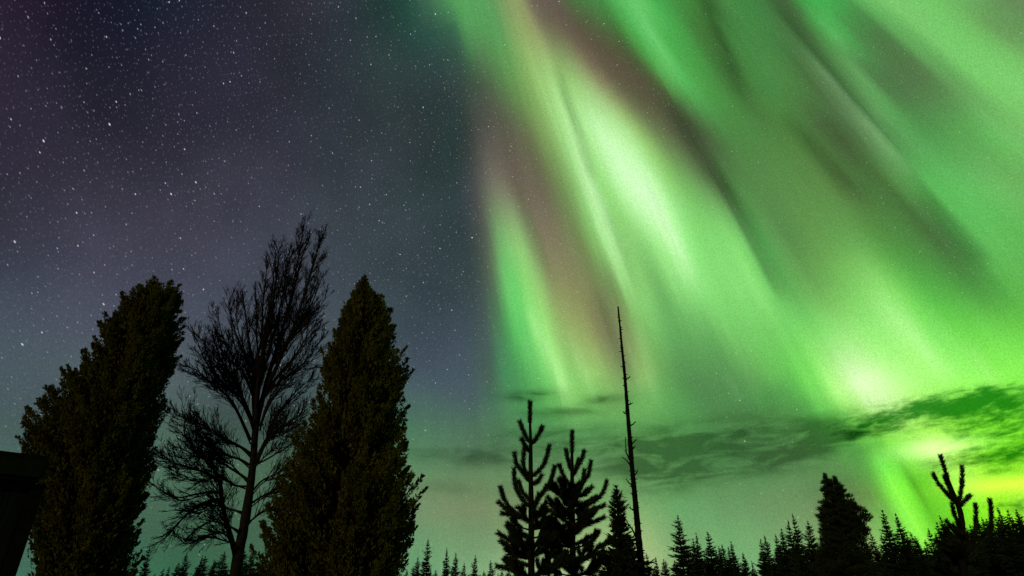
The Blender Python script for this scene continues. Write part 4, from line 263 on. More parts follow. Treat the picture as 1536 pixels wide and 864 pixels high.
     (109, 150, 110, 111, 150, 110, 112, 151, 111, 114, 152, 111, 116, 153, 112, 118, 154, 112, 120, 155, 113, 122, 156, 113, 124, 157, 114, 126, 158, 114, 128, 160, 115, 130, 161, 115, 132, 162, 116, 134, 164, 117, 136, 165, 118, 138, 166, 118, 139, 168, 119, 141, 169, 120, 143, 170, 120, 144, 172, 121, 146, 173, 121, 147, 174, 122, 148, 175, 122, 149, 176, 123, 150, 176, 123, 151, 177, 123, 152, 178, 124, 152, 178, 124, 152, 178, 124, 152, 178, 124, 149, 176, 121),
     (149, 176, 121, 145, 172, 119, 140, 169, 117, 135, 166, 114, 129, 162, 111, 125, 160, 110, 121, 159, 110, 118, 158, 109, 115, 157, 109, 113, 156, 108, 111, 155, 108, 110, 155, 107, 110, 155, 107, 110, 155, 106, 110, 155, 105, 111, 155, 105, 111, 155, 104, 112, 155, 103, 113, 155, 102, 113, 155, 101, 114, 155, 100, 115, 155, 99, 116, 155, 98, 117, 155, 96, 119, 157, 97, 123, 160, 98, 127, 163, 99, 130, 167, 100, 134, 171, 101, 135, 172, 101, 136, 174, 100),
     (136, 174, 100, 136, 176, 99, 135, 178, 97, 134, 181, 95, 133, 184, 91, 131, 187, 88, 128, 190, 83, 126, 193, 78, 123, 196, 73, 121, 199, 68, 118, 202, 62, 116, 205, 57, 114, 207, 52, 113, 209, 50, 114, 209, 49, 115, 209, 48, 116, 210, 48, 117, 210, 47, 117, 211, 47, 118, 211, 46, 119, 212, 46, 120, 212, 45, 121, 213, 45, 122, 215, 44, 123, 217, 44, 125, 220, 43, 126, 222, 43, 127, 225, 42, 128, 228, 42, 129, 231, 41, 131, 234, 41),
     (131, 234, 41, 135, 237, 42, 146, 241, 46, 161, 244, 53, 176, 247, 59, 188, 250, 65, 186, 251, 62, 171, 248, 53, 154, 246, 43, 139, 244, 34, 133, 243, 33, 134, 244, 37, 135, 245, 41, 136, 246, 45, 137, 247, 50, 138, 249, 56, 139, 250, 63, 141, 251, 71, 142, 252, 78, 142, 250, 83, 141, 246, 86, 134, 238, 83, 127, 231, 81, 120, 222, 78, 114, 213, 76, 108, 204, 75)),
    (90,
     (60, 110, 90, 60, 110, 90, 60, 110, 90, 60, 110, 90, 60, 110, 90, 60, 110, 90, 60, 115, 91, 60, 129, 95, 66, 135, 98, 80, 140, 102, 96, 145, 106, 110, 150, 110),
     (110, 150, 110, 112, 151, 110, 114, 152, 111, 116, 153, 112, 118, 154, 112, 120, 155, 113, 122, 156, 113, 124, 157, 114, 127, 159, 115, 129, 160, 115, 131, 162, 116, 133, 163, 117, 135, 165, 117, 137, 166, 118, 139, 168, 119, 141, 169, 120, 143, 170, 120, 144, 172, 121, 146, 173, 121, 147, 174, 122, 149, 175, 122, 150, 176, 123, 151, 177, 123, 151, 177, 123, 152, 178, 124, 152, 178, 124, 152, 178, 124, 149, 176, 122, 145, 172, 119, 139, 169, 116, 133, 165, 113),
     (133, 165, 113, 127, 161, 111, 123, 160, 110, 120, 158, 110, 117, 157, 109, 114, 156, 109, 111, 156, 108, 110, 155, 107, 110, 155, 107, 110, 155, 106, 110, 155, 105, 111, 155, 105, 111, 155, 104, 112, 155, 103, 113, 155, 102, 114, 155, 101, 115, 155, 99, 115, 155, 98, 116, 155, 97, 118, 156, 96, 122, 159, 97, 125, 162, 98, 129, 165, 99, 132, 168, 99, 132, 169, 98, 131, 169, 96, 130, 170, 93, 129, 171, 91, 127, 172, 88, 124, 174, 85, 122, 175, 82),
     (122, 175, 82, 119, 177, 78, 116, 179, 74, 113, 181, 71, 110, 183, 68, 107, 185, 65, 105, 186, 63, 103, 187, 61, 102, 188, 60, 102, 188, 59, 102, 188, 59, 102, 188, 59, 102, 188, 59, 102, 188, 59, 102, 188, 59, 102, 188, 59, 102, 188, 59, 102, 188, 59, 102, 188, 59, 102, 188, 59, 102, 188, 59, 102, 188, 59, 102, 188, 59, 102, 188, 59, 102, 188, 59, 102, 188, 59, 102, 188, 59, 102, 188, 59, 102, 188, 59, 102, 188, 59, 102, 188, 59),
     (102, 188, 59, 102, 188, 59, 102, 188, 59, 102, 190, 59, 103, 192, 58, 105, 194, 56, 106, 196, 55, 107, 199, 54, 108, 201, 53, 110, 204, 51, 111, 207, 50, 113, 208, 49, 114, 209, 48, 116, 210, 47, 118, 211, 47, 120, 212, 46, 122, 213, 45, 124, 217, 44, 126, 223, 43, 128, 228, 41, 131, 234, 41, 143, 240, 44, 166, 245, 55, 188, 250, 65, 177, 249, 57, 149, 245, 40)),
    (97,
     (60, 110, 90, 60, 110, 90, 60, 110, 90, 60, 110, 90, 60, 110, 90, 60, 110, 90, 60, 110, 90, 60, 125, 93, 63, 134, 97, 78, 140, 102, 96, 145, 106, 112, 151, 110),
     (112, 151, 110, 114, 152, 111, 116, 153, 112, 118, 154, 112, 121, 155, 113, 123, 157, 114, 126, 158, 114, 128, 160, 115, 131, 161, 116, 133, 163, 117, 135, 165, 117, 137, 166, 118, 140, 168, 119, 142, 170, 120, 143, 171, 120, 145, 172, 121, 147, 174, 122, 148, 175, 122, 150, 176, 123, 151, 177, 123, 151, 178, 123, 152, 178, 124, 152, 178, 124, 151, 177, 123, 147, 174, 120, 141, 170, 117, 135, 166, 114, 128, 161, 111, 124, 160, 110, 120, 158, 110, 116, 157, 109),
     (116, 157, 109, 113, 156, 108, 111, 155, 108, 110, 155, 107, 110, 155, 106, 110, 155, 106, 111, 155, 105, 111, 155, 104, 112, 155, 103, 113, 155, 102, 114, 155, 100, 115, 155, 99, 116, 155, 98, 117, 155, 96, 120, 158, 97, 124, 161, 98, 128, 164, 99, 131, 168, 99, 132, 169, 98, 131, 169, 96, 130, 170, 93, 128, 171, 90, 126, 172, 87, 124, 174, 84, 121, 176, 80, 118, 178, 77, 115, 180, 73, 112, 182, 70, 109, 183, 67, 106, 185, 64, 104, 187, 62),
     (104, 187, 62, 103, 188, 60, 102, 188, 59, 102, 188, 59, 102, 188, 59, 102, 188, 59, 102, 188, 59, 102, 188, 59, 102, 188, 59, 102, 188, 59, 102, 188, 59, 102, 188, 59, 102, 188, 59, 102, 188, 59, 102, 188, 59, 102, 188, 59, 102, 188, 59, 102, 188, 59, 102, 188, 59, 102, 188, 59, 102, 188, 59, 102, 188, 59, 102, 188, 59, 102, 188, 59, 102, 188, 59, 102, 188, 59, 102, 188, 59, 102, 188, 59, 102, 188, 59, 102, 188, 59, 102, 188, 59),
     (102, 188, 59, 102, 188, 59, 102, 188, 59, 102, 188, 59, 102, 188, 59, 102, 188, 59, 102, 188, 59, 102, 188, 59, 102, 188, 59, 102, 188, 59, 102, 188, 59, 102, 188, 59, 102, 188, 59, 102, 188, 59, 102, 188, 59, 102, 188, 59, 102, 188, 59, 102, 188, 59, 102, 188, 59, 102, 188, 59, 102, 188, 59, 102, 188, 59, 102, 188, 59, 102, 188, 59, 102, 188, 59, 102, 188, 59)),
]

def lin(c):
    c /= 255.0
    return c / 12.92 if c <= 0.04045 else ((c + 0.055) / 1.055) ** 2.4

world = bpy.data.worlds.new("World")
world.use_nodes = True
world.cycles.sampling_method = 'MANUAL'
world.cycles.sample_map_resolution = 256
NT = world.node_tree
NT.nodes.clear()

def node(kind, **kw):
    n = NT.nodes.new(kind)
    for k, v in kw.items():
        setattr(n, k, v)
    return n

def link(src, dst):
    if isinstance(src, (int, float)):
        dst.default_value = src
    elif isinstance(src, tuple):
        dst.default_value = src if len(src) == len(dst.default_value) else src + (1,)
    else:
        NT.links.new(src, dst)

def m(op, a, b=0.0, c=0.0):
    n = node('ShaderNodeMath', operation=op)
    link(a, n.inputs[0]); link(b, n.inputs[1]); link(c, n.inputs[2])
    return n.outputs[0]

def dot(v, w):
    n = node('ShaderNodeVectorMath', operation='DOT_PRODUCT')
    link(v, n.inputs[0]); link(w, n.inputs[1])
    return n.outputs['Value']

def mrange(v, a, b, c=0.0, d=1.0, interp='LINEAR'):
    n = node('ShaderNodeMapRange', interpolation_type=interp, clamp=True)
    for i, x in enumerate((v, a, b, c, d)):
        link(x, n.inputs[i])
    return n.outputs[0]

def mix(f, a, b, blend='MIX'):
    n = node('ShaderNodeMix', data_type='RGBA', blend_type=blend, clamp_factor=True)
    link(f, n.inputs[0]); link(a, n.inputs[6]); link(b, n.inputs[7])
    return n.outputs[2]

def vec(x, y, z=0.0):
    n = node('ShaderNodeCombineXYZ')
    link(x, n.inputs[0]); link(y, n.inputs[1]); link(z, n.inputs[2])
    return n.outputs[0]

def noise(v, scale, detail=2.0, rough=0.5, dist=0.0, dims='3D'):
    n = node('ShaderNodeTexNoise', noise_dimensions=dims)
    link(v, n.inputs['Vector'])
    n.inputs['Scale'].default_value = scale
    n.inputs['Detail'].default_value = detail
    n.inputs['Roughness'].default_value = rough
    n.inputs['Distortion'].default_value = dist
    return n.outputs[0]

D = node('ShaderNodeTexCoord').outputs['Generated']
DEG = 180 / math.pi
phi = m('MULTIPLY', m('ARCTAN2', dot(D, MAG_A), dot(D, MAG_B)), DEG)
rho = m('MULTIPLY', m('ARCCOSINE', dot(D, MAG)), DEG)
# fine unevenness along the rays
ray = noise(vec(m('MULTIPLY', phi, 0.55), m('MULTIPLY', rho, 0.035)), 1.0, 3.0, 0.6, dims='2D')
phi_w = m('ADD', phi, mrange(ray, 0.25, 0.75, -0.22, 0.22))
wts = [mrange(rho, AURORA[k - 1][0], AURORA[k][0]) for k in range(1, len(AURORA))]
seg_col = []
for s, (p0, p1, n_st) in enumerate(SEG):
    fac = mrange(phi_w, p0, p1)
    col = None
    for k, row in enumerate(AURORA):
        hx = row[1 + s]
        gr = bpy.data.node_groups.new('aurora_row', 'ShaderNodeTree')      # one small group per ramp builds quickly
        gr.interface.new_socket('Fac', in_out='INPUT', socket_type='NodeSocketFloat')
        gr.interface.new_socket('Color', in_out='OUTPUT', socket_type='NodeSocketColor')
        gi, go, rr = (gr.nodes.new(t) for t in ('NodeGroupInput', 'NodeGroupOutput', 'ShaderNodeValToRGB'))
        gr.links.new(gi.outputs[0], rr.inputs[0]); gr.links.new(rr.outputs[0], go.inputs[0])
        el = rr.color_ramp.elements
        while len(el) < n_st:
            el.new(0.5)
        for i in range(n_st):
            el[i].position = i / (n_st - 1)
        for i in range(n_st):
            el[i].color = tuple(lin(hx[3 * i + j]) for j in range(3)) + (1,)
        rp = node('ShaderNodeGroup', node_tree=gr)
        link(fac, rp.inputs[0])
        col = rp.outputs[0] if col is None else mix(wts[k - 1], col, rp.outputs[0])
    seg_col.append(col)
sky = seg_col[0]
for s in range(1, len(SEG)):
    sky = mix(m('GREATER_THAN', phi_w, SEG[s][0]), sky, seg_col[s])
# the sky behind the viewer is plain dark night
NIGHT = (0.010, 0.012, 0.018)
sky = mix(mrange(m('ABSOLUTE', phi), 72, 112, 0, 1, 'SMOOTHSTEP'), sky, NIGHT)

sx = node('ShaderNodeSeparateXYZ'); link(D, sx.inputs[0])
az = m('MULTIPLY', m('ARCTAN2', sx.outputs[0], sx.outputs[1]), DEG)
alt = m('MULTIPLY', m('ARCSINE', sx.outputs[2]), DEG)

# soft ray shading and mottled airglow
lum = dot(sky, (0.25, 0.6, 0.15))
sky = mix(1.0, sky, mix(mrange(lum, 0.02, 0.12), (1, 1, 1), mix(ray, (0.91, 0.91, 0.91), (1.09, 1.09, 1.09))), 'MULTIPLY')
mott = noise(D, 5.0, 5.0, 0.6)
sky = mix(mrange(lum, 0.12, 0.03, 0, 1), sky, mix(1.0, sky, mix(mrange(mott, 0.3, 0.7), (0.76, 0.78, 0.78), (1.32, 1.24, 1.30)), 'MULTIPLY'))

# glow of the aurora seen under and between the clouds
def patch(ca, ch, ra, rh, tilt=0.0):
    da = m('SUBTRACT', az, ca)
    dh = m('SUBTRACT', m('SUBTRACT', alt, ch), m('MULTIPLY', da, tilt))
    e = m('ADD', m('POWER', m('ABSOLUTE', m('DIVIDE', da, ra)), 2.0), m('POWER', m('ABSOLUTE', m('DIVIDE', dh, rh)), 2.0))
    return m('EXPONENT', m('MULTIPLY', e, -1.0))
def total(ps):
    t = None
    for g_, args in ps:
        q = m('MULTIPLY', patch(*args), g_)
        t = q if t is None else m('ADD', t, q)
    return t
for g_, args, colr in ((1.0, (34.6, 10.35, 2.6, 0.62, 0.02), (0.36, 0.40, 0.24)), (1.0, (38.0, 7.35, 2.8, 0.55, 0.0), (0.42, 0.30, 0.03)),
                       (1.0, (32.0, 15.9, 3.4, 1.5, -0.08), (0.07, 0.08, 0.06))):
    k_ = patch(*args)
    sky = mix(1.0, sky, mix(1.0, colr, vec(k_, k_, k_), 'MULTIPLY'), 'ADD')

# clouds: a soft grey bank low over the horizon, a thick ragged one before the bright aurora to the right
cv = vec(m('MULTIPLY', az, 0.20), m('SUBTRACT', m('MULTIPLY', alt, 0.75), m('MULTIPLY', az, 0.030)))
n1 = noise(cv, 1.0, 7.0, 0.58, 0.3, '2D')
cv2 = vec(m('MULTIPLY', az, 0.42), m('SUBTRACT', m('MULTIPLY', alt, 1.15), m('MULTIPLY', az, 0.10)), 3.7)
n2 = noise(cv2, 1.0, 8.0, 0.60, 0.35)
bank = total([(1.1, (14.5, 9.8, 5.0, 1.5, 0.10)), (1.15, (21.5, 12.3, 7.0, 1.9, 0.02)), (0.9, (14.5, 12.6, 5.5, 1.4, 0.05)), (0.7, (24.0, 10.3, 5.0, 0.9, 0.08)), (1.3, (2.0, 17.1, 2.6, 0.5, 0.0)), (1.0, (8.5, 16.6, 2.5, 0.45, 0.0)), (0.8, (5.0, 15.6, 4.0, 0.5, 0.03)), (0.85, (9.5, 11.5, 5.0, 1.6, 0.0)),
              (0.85, (-3.0, 11.6, 7.0, 0.9, 0.0)), (0.9, (4.0, 13.4, 6.0, 1.2, 0.0)), (1.0, (28.0, 12.2, 4.0, 1.1, 0.0)), (0.35, (-5.0, 9.0, 6.0, 0.8, 0.0))])
thin = m('MULTIPLY', bank, mrange(n1, 0.33, 0.64, 0.25, 1.05))
thin = m('MINIMUM', thin, 1.0)
cover = total([(0.34, (34.5, 13.2, 4.5, 0.9, 0.0)), (0.34, (39.5, 12.0, 4.5, 1.5, -0.05)), (0.28, (30.0, 12.3, 2.5, 0.9, 0.06)), (0.27, (38.0, 9.2, 4.5, 1.0, 0.02)),
               (0.20, (40.0, 13.4, 3.5, 0.8, 0.0)), (0.23, (39.5, 6.0, 3.5, 0.6, 0.0))])
fine = noise(vec(m('MULTIPLY', az, 0.8), m('SUBTRACT', m('MULTIPLY', alt, 2.8), m('MULTIPLY', az, 0.28)), 9.1), 1.0, 6.0, 0.62, 0.5)
body = m('ADD', m('ADD', n2, cover), m('MULTIPLY', m('SUBTRACT', fine, 0.5), 0.55))
thick = m('MULTIPLY', mrange(body, 0.47, 0.95, 0, 1, 'SMOOTHSTEP'), mrange(cover, 0.02, 0.14))
sky = mix(thin, sky, mix(1.0, sky, (0.34, 0.38, 0.34), 'MULTIPLY'))
sky = mix(thick, sky, mix(1.0, sky, (0.06, 0.25, 0.08), 'MULTIPLY'))

# faint unresolved grain of the night sky
grain = noise(D, 560.0, 1.0, 0.7)
sky = mix(1.0, sky, mix(mrange(grain, 0.2, 0.8), (0.80, 0.80, 0.80), (1.20, 1.20, 1.20)), 'MULTIPLY')

# stars, drawn out a little around the celestial pole
POLE = Vector((0.38, 0.55, 0.74)).normalized()
PA = POLE.cross(Vector((0, 0, 1))).normalized(); PB = POLE.cross(PA)
hour = m('ARCTAN2', dot(D, tuple(PA)), dot(D, tuple(PB)))
decl = m('ARCCOSINE', dot(D, tuple(POLE)))
stars = None
for cell, rad, gain, power, shift in ((0.055, 0.00120, 1.1, 3.5, 0.0), (0.020, 0.00092, 0.75, 3.5, 7.3), (0.0085, 0.00085, 0.30, 2.6, 13.1), (0.0042, 0.00078, 0.080, 1.5, 29.7)):
    sv = vec(m('ADD', m('MULTIPLY', hour, 0.42 / cell), shift), m('MULTIPLY', decl, 1.0 / cell))
    vo = node('ShaderNodeTexVoronoi', voronoi_dimensions='2D', feature='F1')
    link(sv, vo.inputs['Vector']); vo.inputs['Scale'].default_value = 1.0
    sep = node('ShaderNodeSeparateColor'); link(vo.outputs['Color'], sep.inputs[0])
    core = mrange(vo.outputs['Distance'], rad / cell, 0.25 * rad / cell, 0, 1, 'SMOOTHSTEP')
    val = m('MULTIPLY', m('MULTIPLY', core, m('POWER', sep.outputs[0], power)), gain)
    tint = mix(sep.outputs[1], (0.82, 0.90, 1.0), (1.0, 0.90, 0.92))
    sc = mix(1.0, tint, vec(val, val, val), 'MULTIPLY')
    stars = sc if stars is None else mix(1.0, stars, sc, 'ADD')
patchy = mrange(noise(D, 3.1, 3.0, 0.6), 0.32, 0.66, 0.45, 1.25)
vis = m('MULTIPLY', m('MULTIPLY', patchy, mrange(lum, 0.03, 0.35, 1.0, 0.30)), mrange(alt, 2, 14, 0.25, 1.0))
vis = m('MULTIPLY', vis, m('SUBTRACT', 1.0, m('MULTIPLY', m('ADD', thin, thick), 0.8)))
sky = mix(1.0, sky, mix(1.0, stars, vec(vis, vis, vis), 'MULTIPLY'), 'ADD')

bg_aurora = node('ShaderNodeBackground'); link(sky, bg_aurora.inputs[0]); bg_aurora.inputs[1].default_value = 1.0
nishita = node('ShaderNodeTexSky', sky_type='NISHITA', sun_disc=False, sun_elevation=SUN_EL, sun_rotation=SUN_AZ)
bg_sky = node('ShaderNodeBackground'); link(nishita.outputs[0], bg_sky.inputs[0]); bg_sky.inputs[1].default_value = 0.0002
add = node('ShaderNodeAddShader'); NT.links.new(bg_aurora.outputs[0], add.inputs[0]); NT.links.new(bg_sky.outputs[0], add.inputs[1])
scene.world = world
wout = node('ShaderNodeOutputWorld'); NT.links.new(add.outputs[0], wout.inputs[0])

# ------------------------------------------------------------------ helpers
def at(px, py, y):
    """Point of the place seen at photo pixel (px, py) and y metres ahead of the camera."""
    u, v = (px - 768) / FPX, (432 - py) / FPX
    cp, sp = math.cos(PITCH), math.sin(PITCH)
    k = y / (cp - v * sp)
    return Vector((u * k, y, EYE + k * (sp + v * cp)))

def material(name, col, col2=None, scale=8.0, rough=0.85, bump=0.0, stretch=(1, 1, 1)):
    mt = bpy.data.materials.new(name)
    mt.use_nodes = True
    nt = mt.node_tree
    bs = nt.nodes['Principled BSDF']
    bs.inputs['Roughness'].default_value = rough
    bs.inputs['Specular IOR Level'].default_value = 0.02
    tc = nt.nodes.new('ShaderNodeTexCoord')
    mp = nt.nodes.new('ShaderNodeMapping'); mp.inputs['Scale'].default_value = stretch
    nz = nt.nodes.new('ShaderNodeTexNoise')
    nz.inputs['Scale'].default_value = scale; nz.inputs['Detail'].default_value = 4
    nt.links.new(tc.outputs['Object'], mp.inputs[0]); nt.links.new(mp.outputs[0], nz.inputs['Vector'])
    rp = nt.nodes.new('ShaderNodeValToRGB')
    rp.color_ramp.elements[0].position = 0.35; rp.color_ramp.elements[1].position = 0.68
    rp.color_ramp.elements[0].color = (*col, 1); rp.color_ramp.elements[1].color = (*(col2 or col), 1)
    nt.links.new(nz.outputs[0], rp.inputs[0]); nt.links.new(rp.outputs[0], bs.inputs['Base Color'])
    if bump:
        bp = nt.nodes.new('ShaderNodeBump'); bp.inputs['Strength'].default_value = bump
        nt.links.new(nz.outputs[0], bp.inputs['Height']); nt.links.new(bp.outputs[0], bs.inputs['Normal'])
    return mt

M_LEAF = material("olive_foliage", (0.066, 0.066, 0.012), (0.120, 0.114, 0.020), 5.0)
M_CBARK = material("brown_bark", (0.05, 0.035, 0.025), (0.10, 0.075, 0.055), 20, bump=0.4, stretch=(1, 1, 0.2))
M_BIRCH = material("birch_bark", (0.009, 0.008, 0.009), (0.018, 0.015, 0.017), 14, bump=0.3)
M_NEEDLE = material("pine_needles", (0.012, 0.018, 0.009), (0.024, 0.034, 0.016), 6)
M_PBARK = material("pine_bark", (0.007, 0.006, 0.005), (0.014, 0.012, 0.010), 18, bump=0.5, stretch=(1, 1, 0.25))
M_SPRUCE = material("spruce_needles", (0.010, 0.016, 0.009), (0.020, 0.030, 0.016), 2)
M_DEAD = material("weathered_wood", (0.005, 0.005, 0.005), (0.012, 0.011, 0.010), 16, bump=0.5, stretch=(1, 1, 0.15))
M_BOARD = material("dark_painted_boards", (0.006, 0.009, 0.008), (0.012, 0.016, 0.014), 6, bump=0.1, stretch=(6, 6, 0.4))
M_TRIM = material("dark_trim", (0.018, 0.018, 0.016), (0.028, 0.028, 0.024), 10)
M_FELT = material("roof_felt", (0.005, 0.006, 0.006), (0.009, 0.010, 0.010), 30, bump=0.3)
M_GROUND = material("dark_grass", (0.03, 0.035, 0.015), (0.05, 0.055, 0.025), 1.5, bump=0.3)

def translucent(mt, amount):
    """Thin leaves: part of the light goes through."""
    nt = mt.node_tree
    bs = nt.nodes['Principled BSDF']; out = nt.nodes['Material Output']
    tr = nt.nodes.new('ShaderNodeBsdfTranslucent'); mx = nt.nodes.new('ShaderNodeMixShader')
    src = bs.inputs['Base Color'].links[0].from_socket
    nt.links.new(src, tr.inputs['Color']); mx.inputs[0].default_value = amount
    nt.links.new(bs.outputs[0], mx.inputs[1]); nt.links.new(tr.outputs[0], mx.inputs[2]); nt.links.new(mx.outputs[0], out.inputs[0])
translucent(M_LEAF, 0.5)

class MB:
    """Collects faces and links them as one mesh object."""
    def __init__(self):
        self.v, self.f = [], []
    def face(self, *pts):
        i = len(self.v); self.v.extend([tuple(p) for p in pts]); self.f.append(tuple(range(i, i + len(pts))))
    def tube(self, pts, r0, r1, sides=5, wob=0.0, rng=None, cap=True):
        pts = [Vector(p) for p in pts]
        n = len(pts); base = len(self.v)
        t0 = (pts[1] - pts[0]).normalized()
        ref = Vector((1, 0, 0)) if abs(t0.x) < 0.8 else Vector((0, 1, 0))
        for i, p in enumerate(pts):
            t = (pts[min(i + 1, n - 1)] - pts[max(i - 1, 0)])
            t = t.normalized() if t.length > 1e-9 else t0
            a = t.cross(ref)
            a = a.normalized() if a.length > 1e-6 else t.orthogonal().normalized()
            b = t.cross(a)
            r = r0 + (r1 - r0) * i / (n - 1)
            if wob and rng:
                r *= 1 + rng.uniform(-wob, wob)
            for k in range(sides):
                w = 2 * math.pi * k / sides
                self.v.append(tuple(p + (a * math.cos(w) + b * math.sin(w)) * r))
        for i in range(n - 1):
            for k in range(sides):
                q = base + i * sides
                self.f.append((q + k, q + (k + 1) % sides, q + sides + (k + 1) % sides, q + sides + k))
        if cap:
            self.f.append(tuple(base + k for k in range(sides))[::-1])
            self.f.append(tuple(base + (n - 1) * sides + k for k in range(sides)))
    def box(self, lo, hi):
        x0, y0, z0 = lo; x1, y1, z1 = hi
        i = len(self.v)
        self.v += [(x0, y0, z0), (x1, y0, z0), (x1, y1, z0), (x0, y1, z0), (x0, y0, z1), (x1, y0, z1), (x1, y1, z1), (x0, y1, z1)]
        for q in ((3, 2, 1, 0), (4, 5, 6, 7), (0, 1, 5, 4), (1, 2, 6, 5), (2, 3, 7, 6), (3, 0, 4, 7)):
            self.f.append(tuple(i + k for k in q))
    def mesh(self, name, mat):
        me = bpy.data.meshes.new(name)
        me.from_pydata(self.v, [], self.f); me.update()
        me.materials.append(mat)
        return me
    def build(self, name, mat, parent=None, smooth=False):
        me = self.mesh(name, mat)
        if smooth:
            me.polygons.foreach_set('use_smooth', [True] * len(me.polygons))
        o = bpy.data.objects.new(name, me)
        scene.collection.objects.link(o)
        if parent is not None:
            o.parent = parent
            me.transform(Matrix.Translation(-parent.location))
        return o

def tag(o, label=None, cat=None, group=None, kind=None):
    for k, v in (('label', label), ('category', cat), ('group', group), ('kind', kind)):
        if v:
            o[k] = v
    return o

def empty(name, loc):
    o = bpy.data.objects.new(name, None)
    o.empty_display_size = 0.2
    o.location = loc
    scene.collection.objects.link(o)
    return o

def catmull(pts, per=5):
    pts = [Vector(p) for p in pts]
    q = [pts[0] * 2 - pts[1]] + pts + [pts[-1] * 2 - pts[-2]]
    out = []
    for i in range(1, len(q) - 2):
        for s in range(per):
            t = s / per
            a, b, c, d = q[i - 1], q[i], q[i + 1], q[i + 2]
            out.append(0.5 * ((2 * b) + (c - a) * t + (2 * a - 5 * b + 4 * c - d) * t * t + (3 * b - a - 3 * c + d) * t ** 3))
    out.append(pts[-1])
    return out

def rvec(rng):
    while True:
        v = Vector((rng.uniform(-1, 1), rng.uniform(-1, 1), rng.uniform(-1, 1)))
        if 0.05 < v.length < 1:
            return v.normalized()

# ------------------------------------------------------------------ ground
g = MB(); S = 6000
N = 24
for i in range(N):
    for j in range(N):
        x0, x1 = -S + 2 * S * i / N, -S + 2 * S * (i + 1) / N
        y0, y1 = -S + 2 * S * j / N, -S + 2 * S * (j + 1) / N
        g.face((x0, y0, 0), (x1, y0, 0), (x1, y1, 0), (x0, y1, 0))
tag(g.build('ground', M_GROUND), kind='structure')

# ------------------------------------------------------------------ shed at the left edge
YS = 4.8
corner = at(66, 735, YS); top_z = at(40, 689, YS).z; eave_z = at(40, 727, YS).z
shed = empty('shed', (corner.x, YS, 0))                  # origin at its near right corner, front wall along -x, turned to face the garden
tag(shed, 'low black flat-roofed shed beside the foot of the leaning leafy tree', 'shed')
def shed_part(mb, name, mat, parent=None):
    o = bpy.data.objects.new(name, mb.mesh(name, mat)); scene.collection.objects.link(o); o.parent = parent or shed
    return o
w = MB()
for i in range(26):                                       # board cladding with narrow gaps
    a = -3.6 + 3.51 * i / 26; b = -3.6 + 3.51 * (i + 1) / 26
    w.box((a + 0.004, 0, 0), (b - 0.004, 0.03, eave_z))
w.box((-3.6, 0.031, 0), (-0.02, 2.4, eave_z))
shed_part(w, 'wall', M_BOARD)
c = MB(); c.box((-0.085, -0.025, 0), (0, 0.10, eave_z - 0.004)); shed_part(c, 'corner_post', M_FELT)
r = MB(); r.box((-3.8, -0.10, eave_z + 0.002), (-0.06, 2.5, top_z)); rf = shed_part(r, 'roof', M_FELT)
r = MB(); r.box((-3.8, -0.125, eave_z + 0.03), (-0.04, -0.102, top_z - 0.04)); shed_part(r, 'fascia', M_BOARD, rf)
dx1, dz = -0.36, eave_z - 0.04
dx0 = dx1 - 0.92
d = MB(); d.box((dx0, -0.02, 0.05), (dx1 - 0.02, -0.003, dz - 0.03))
door = shed_part(d, 'door', M_BOARD)
fp = [(dx1, -0.03, 0.02), (dx1, -0.03, dz - 0.10)]
for k in range(1, 6):
    a = math.pi / 2 * k / 5
    fp.append((dx1 - 0.10 + 0.10 * math.cos(a), -0.03, dz - 0.10 + 0.10 * math.sin(a)))
fp += [(dx0, -0.03, dz), (dx0 - 0.02, -0.03, 0.02)]
d = MB(); d.tube(fp, 0.012, 0.012, 6); shed_part(d, 'frame', M_TRIM, door)
d = MB(); d.tube([(dx0 + 0.1, -0.021, 1.0), (dx0 + 0.1, -0.07, 1.02), (dx0 + 0.1, -0.07, 1.14), (dx0 + 0.1, -0.021, 1.16)], 0.009, 0.009, 6)
shed_part(d, 'handle', M_TRIM, door)
shed.rotation_euler = (0, 0, R(43))

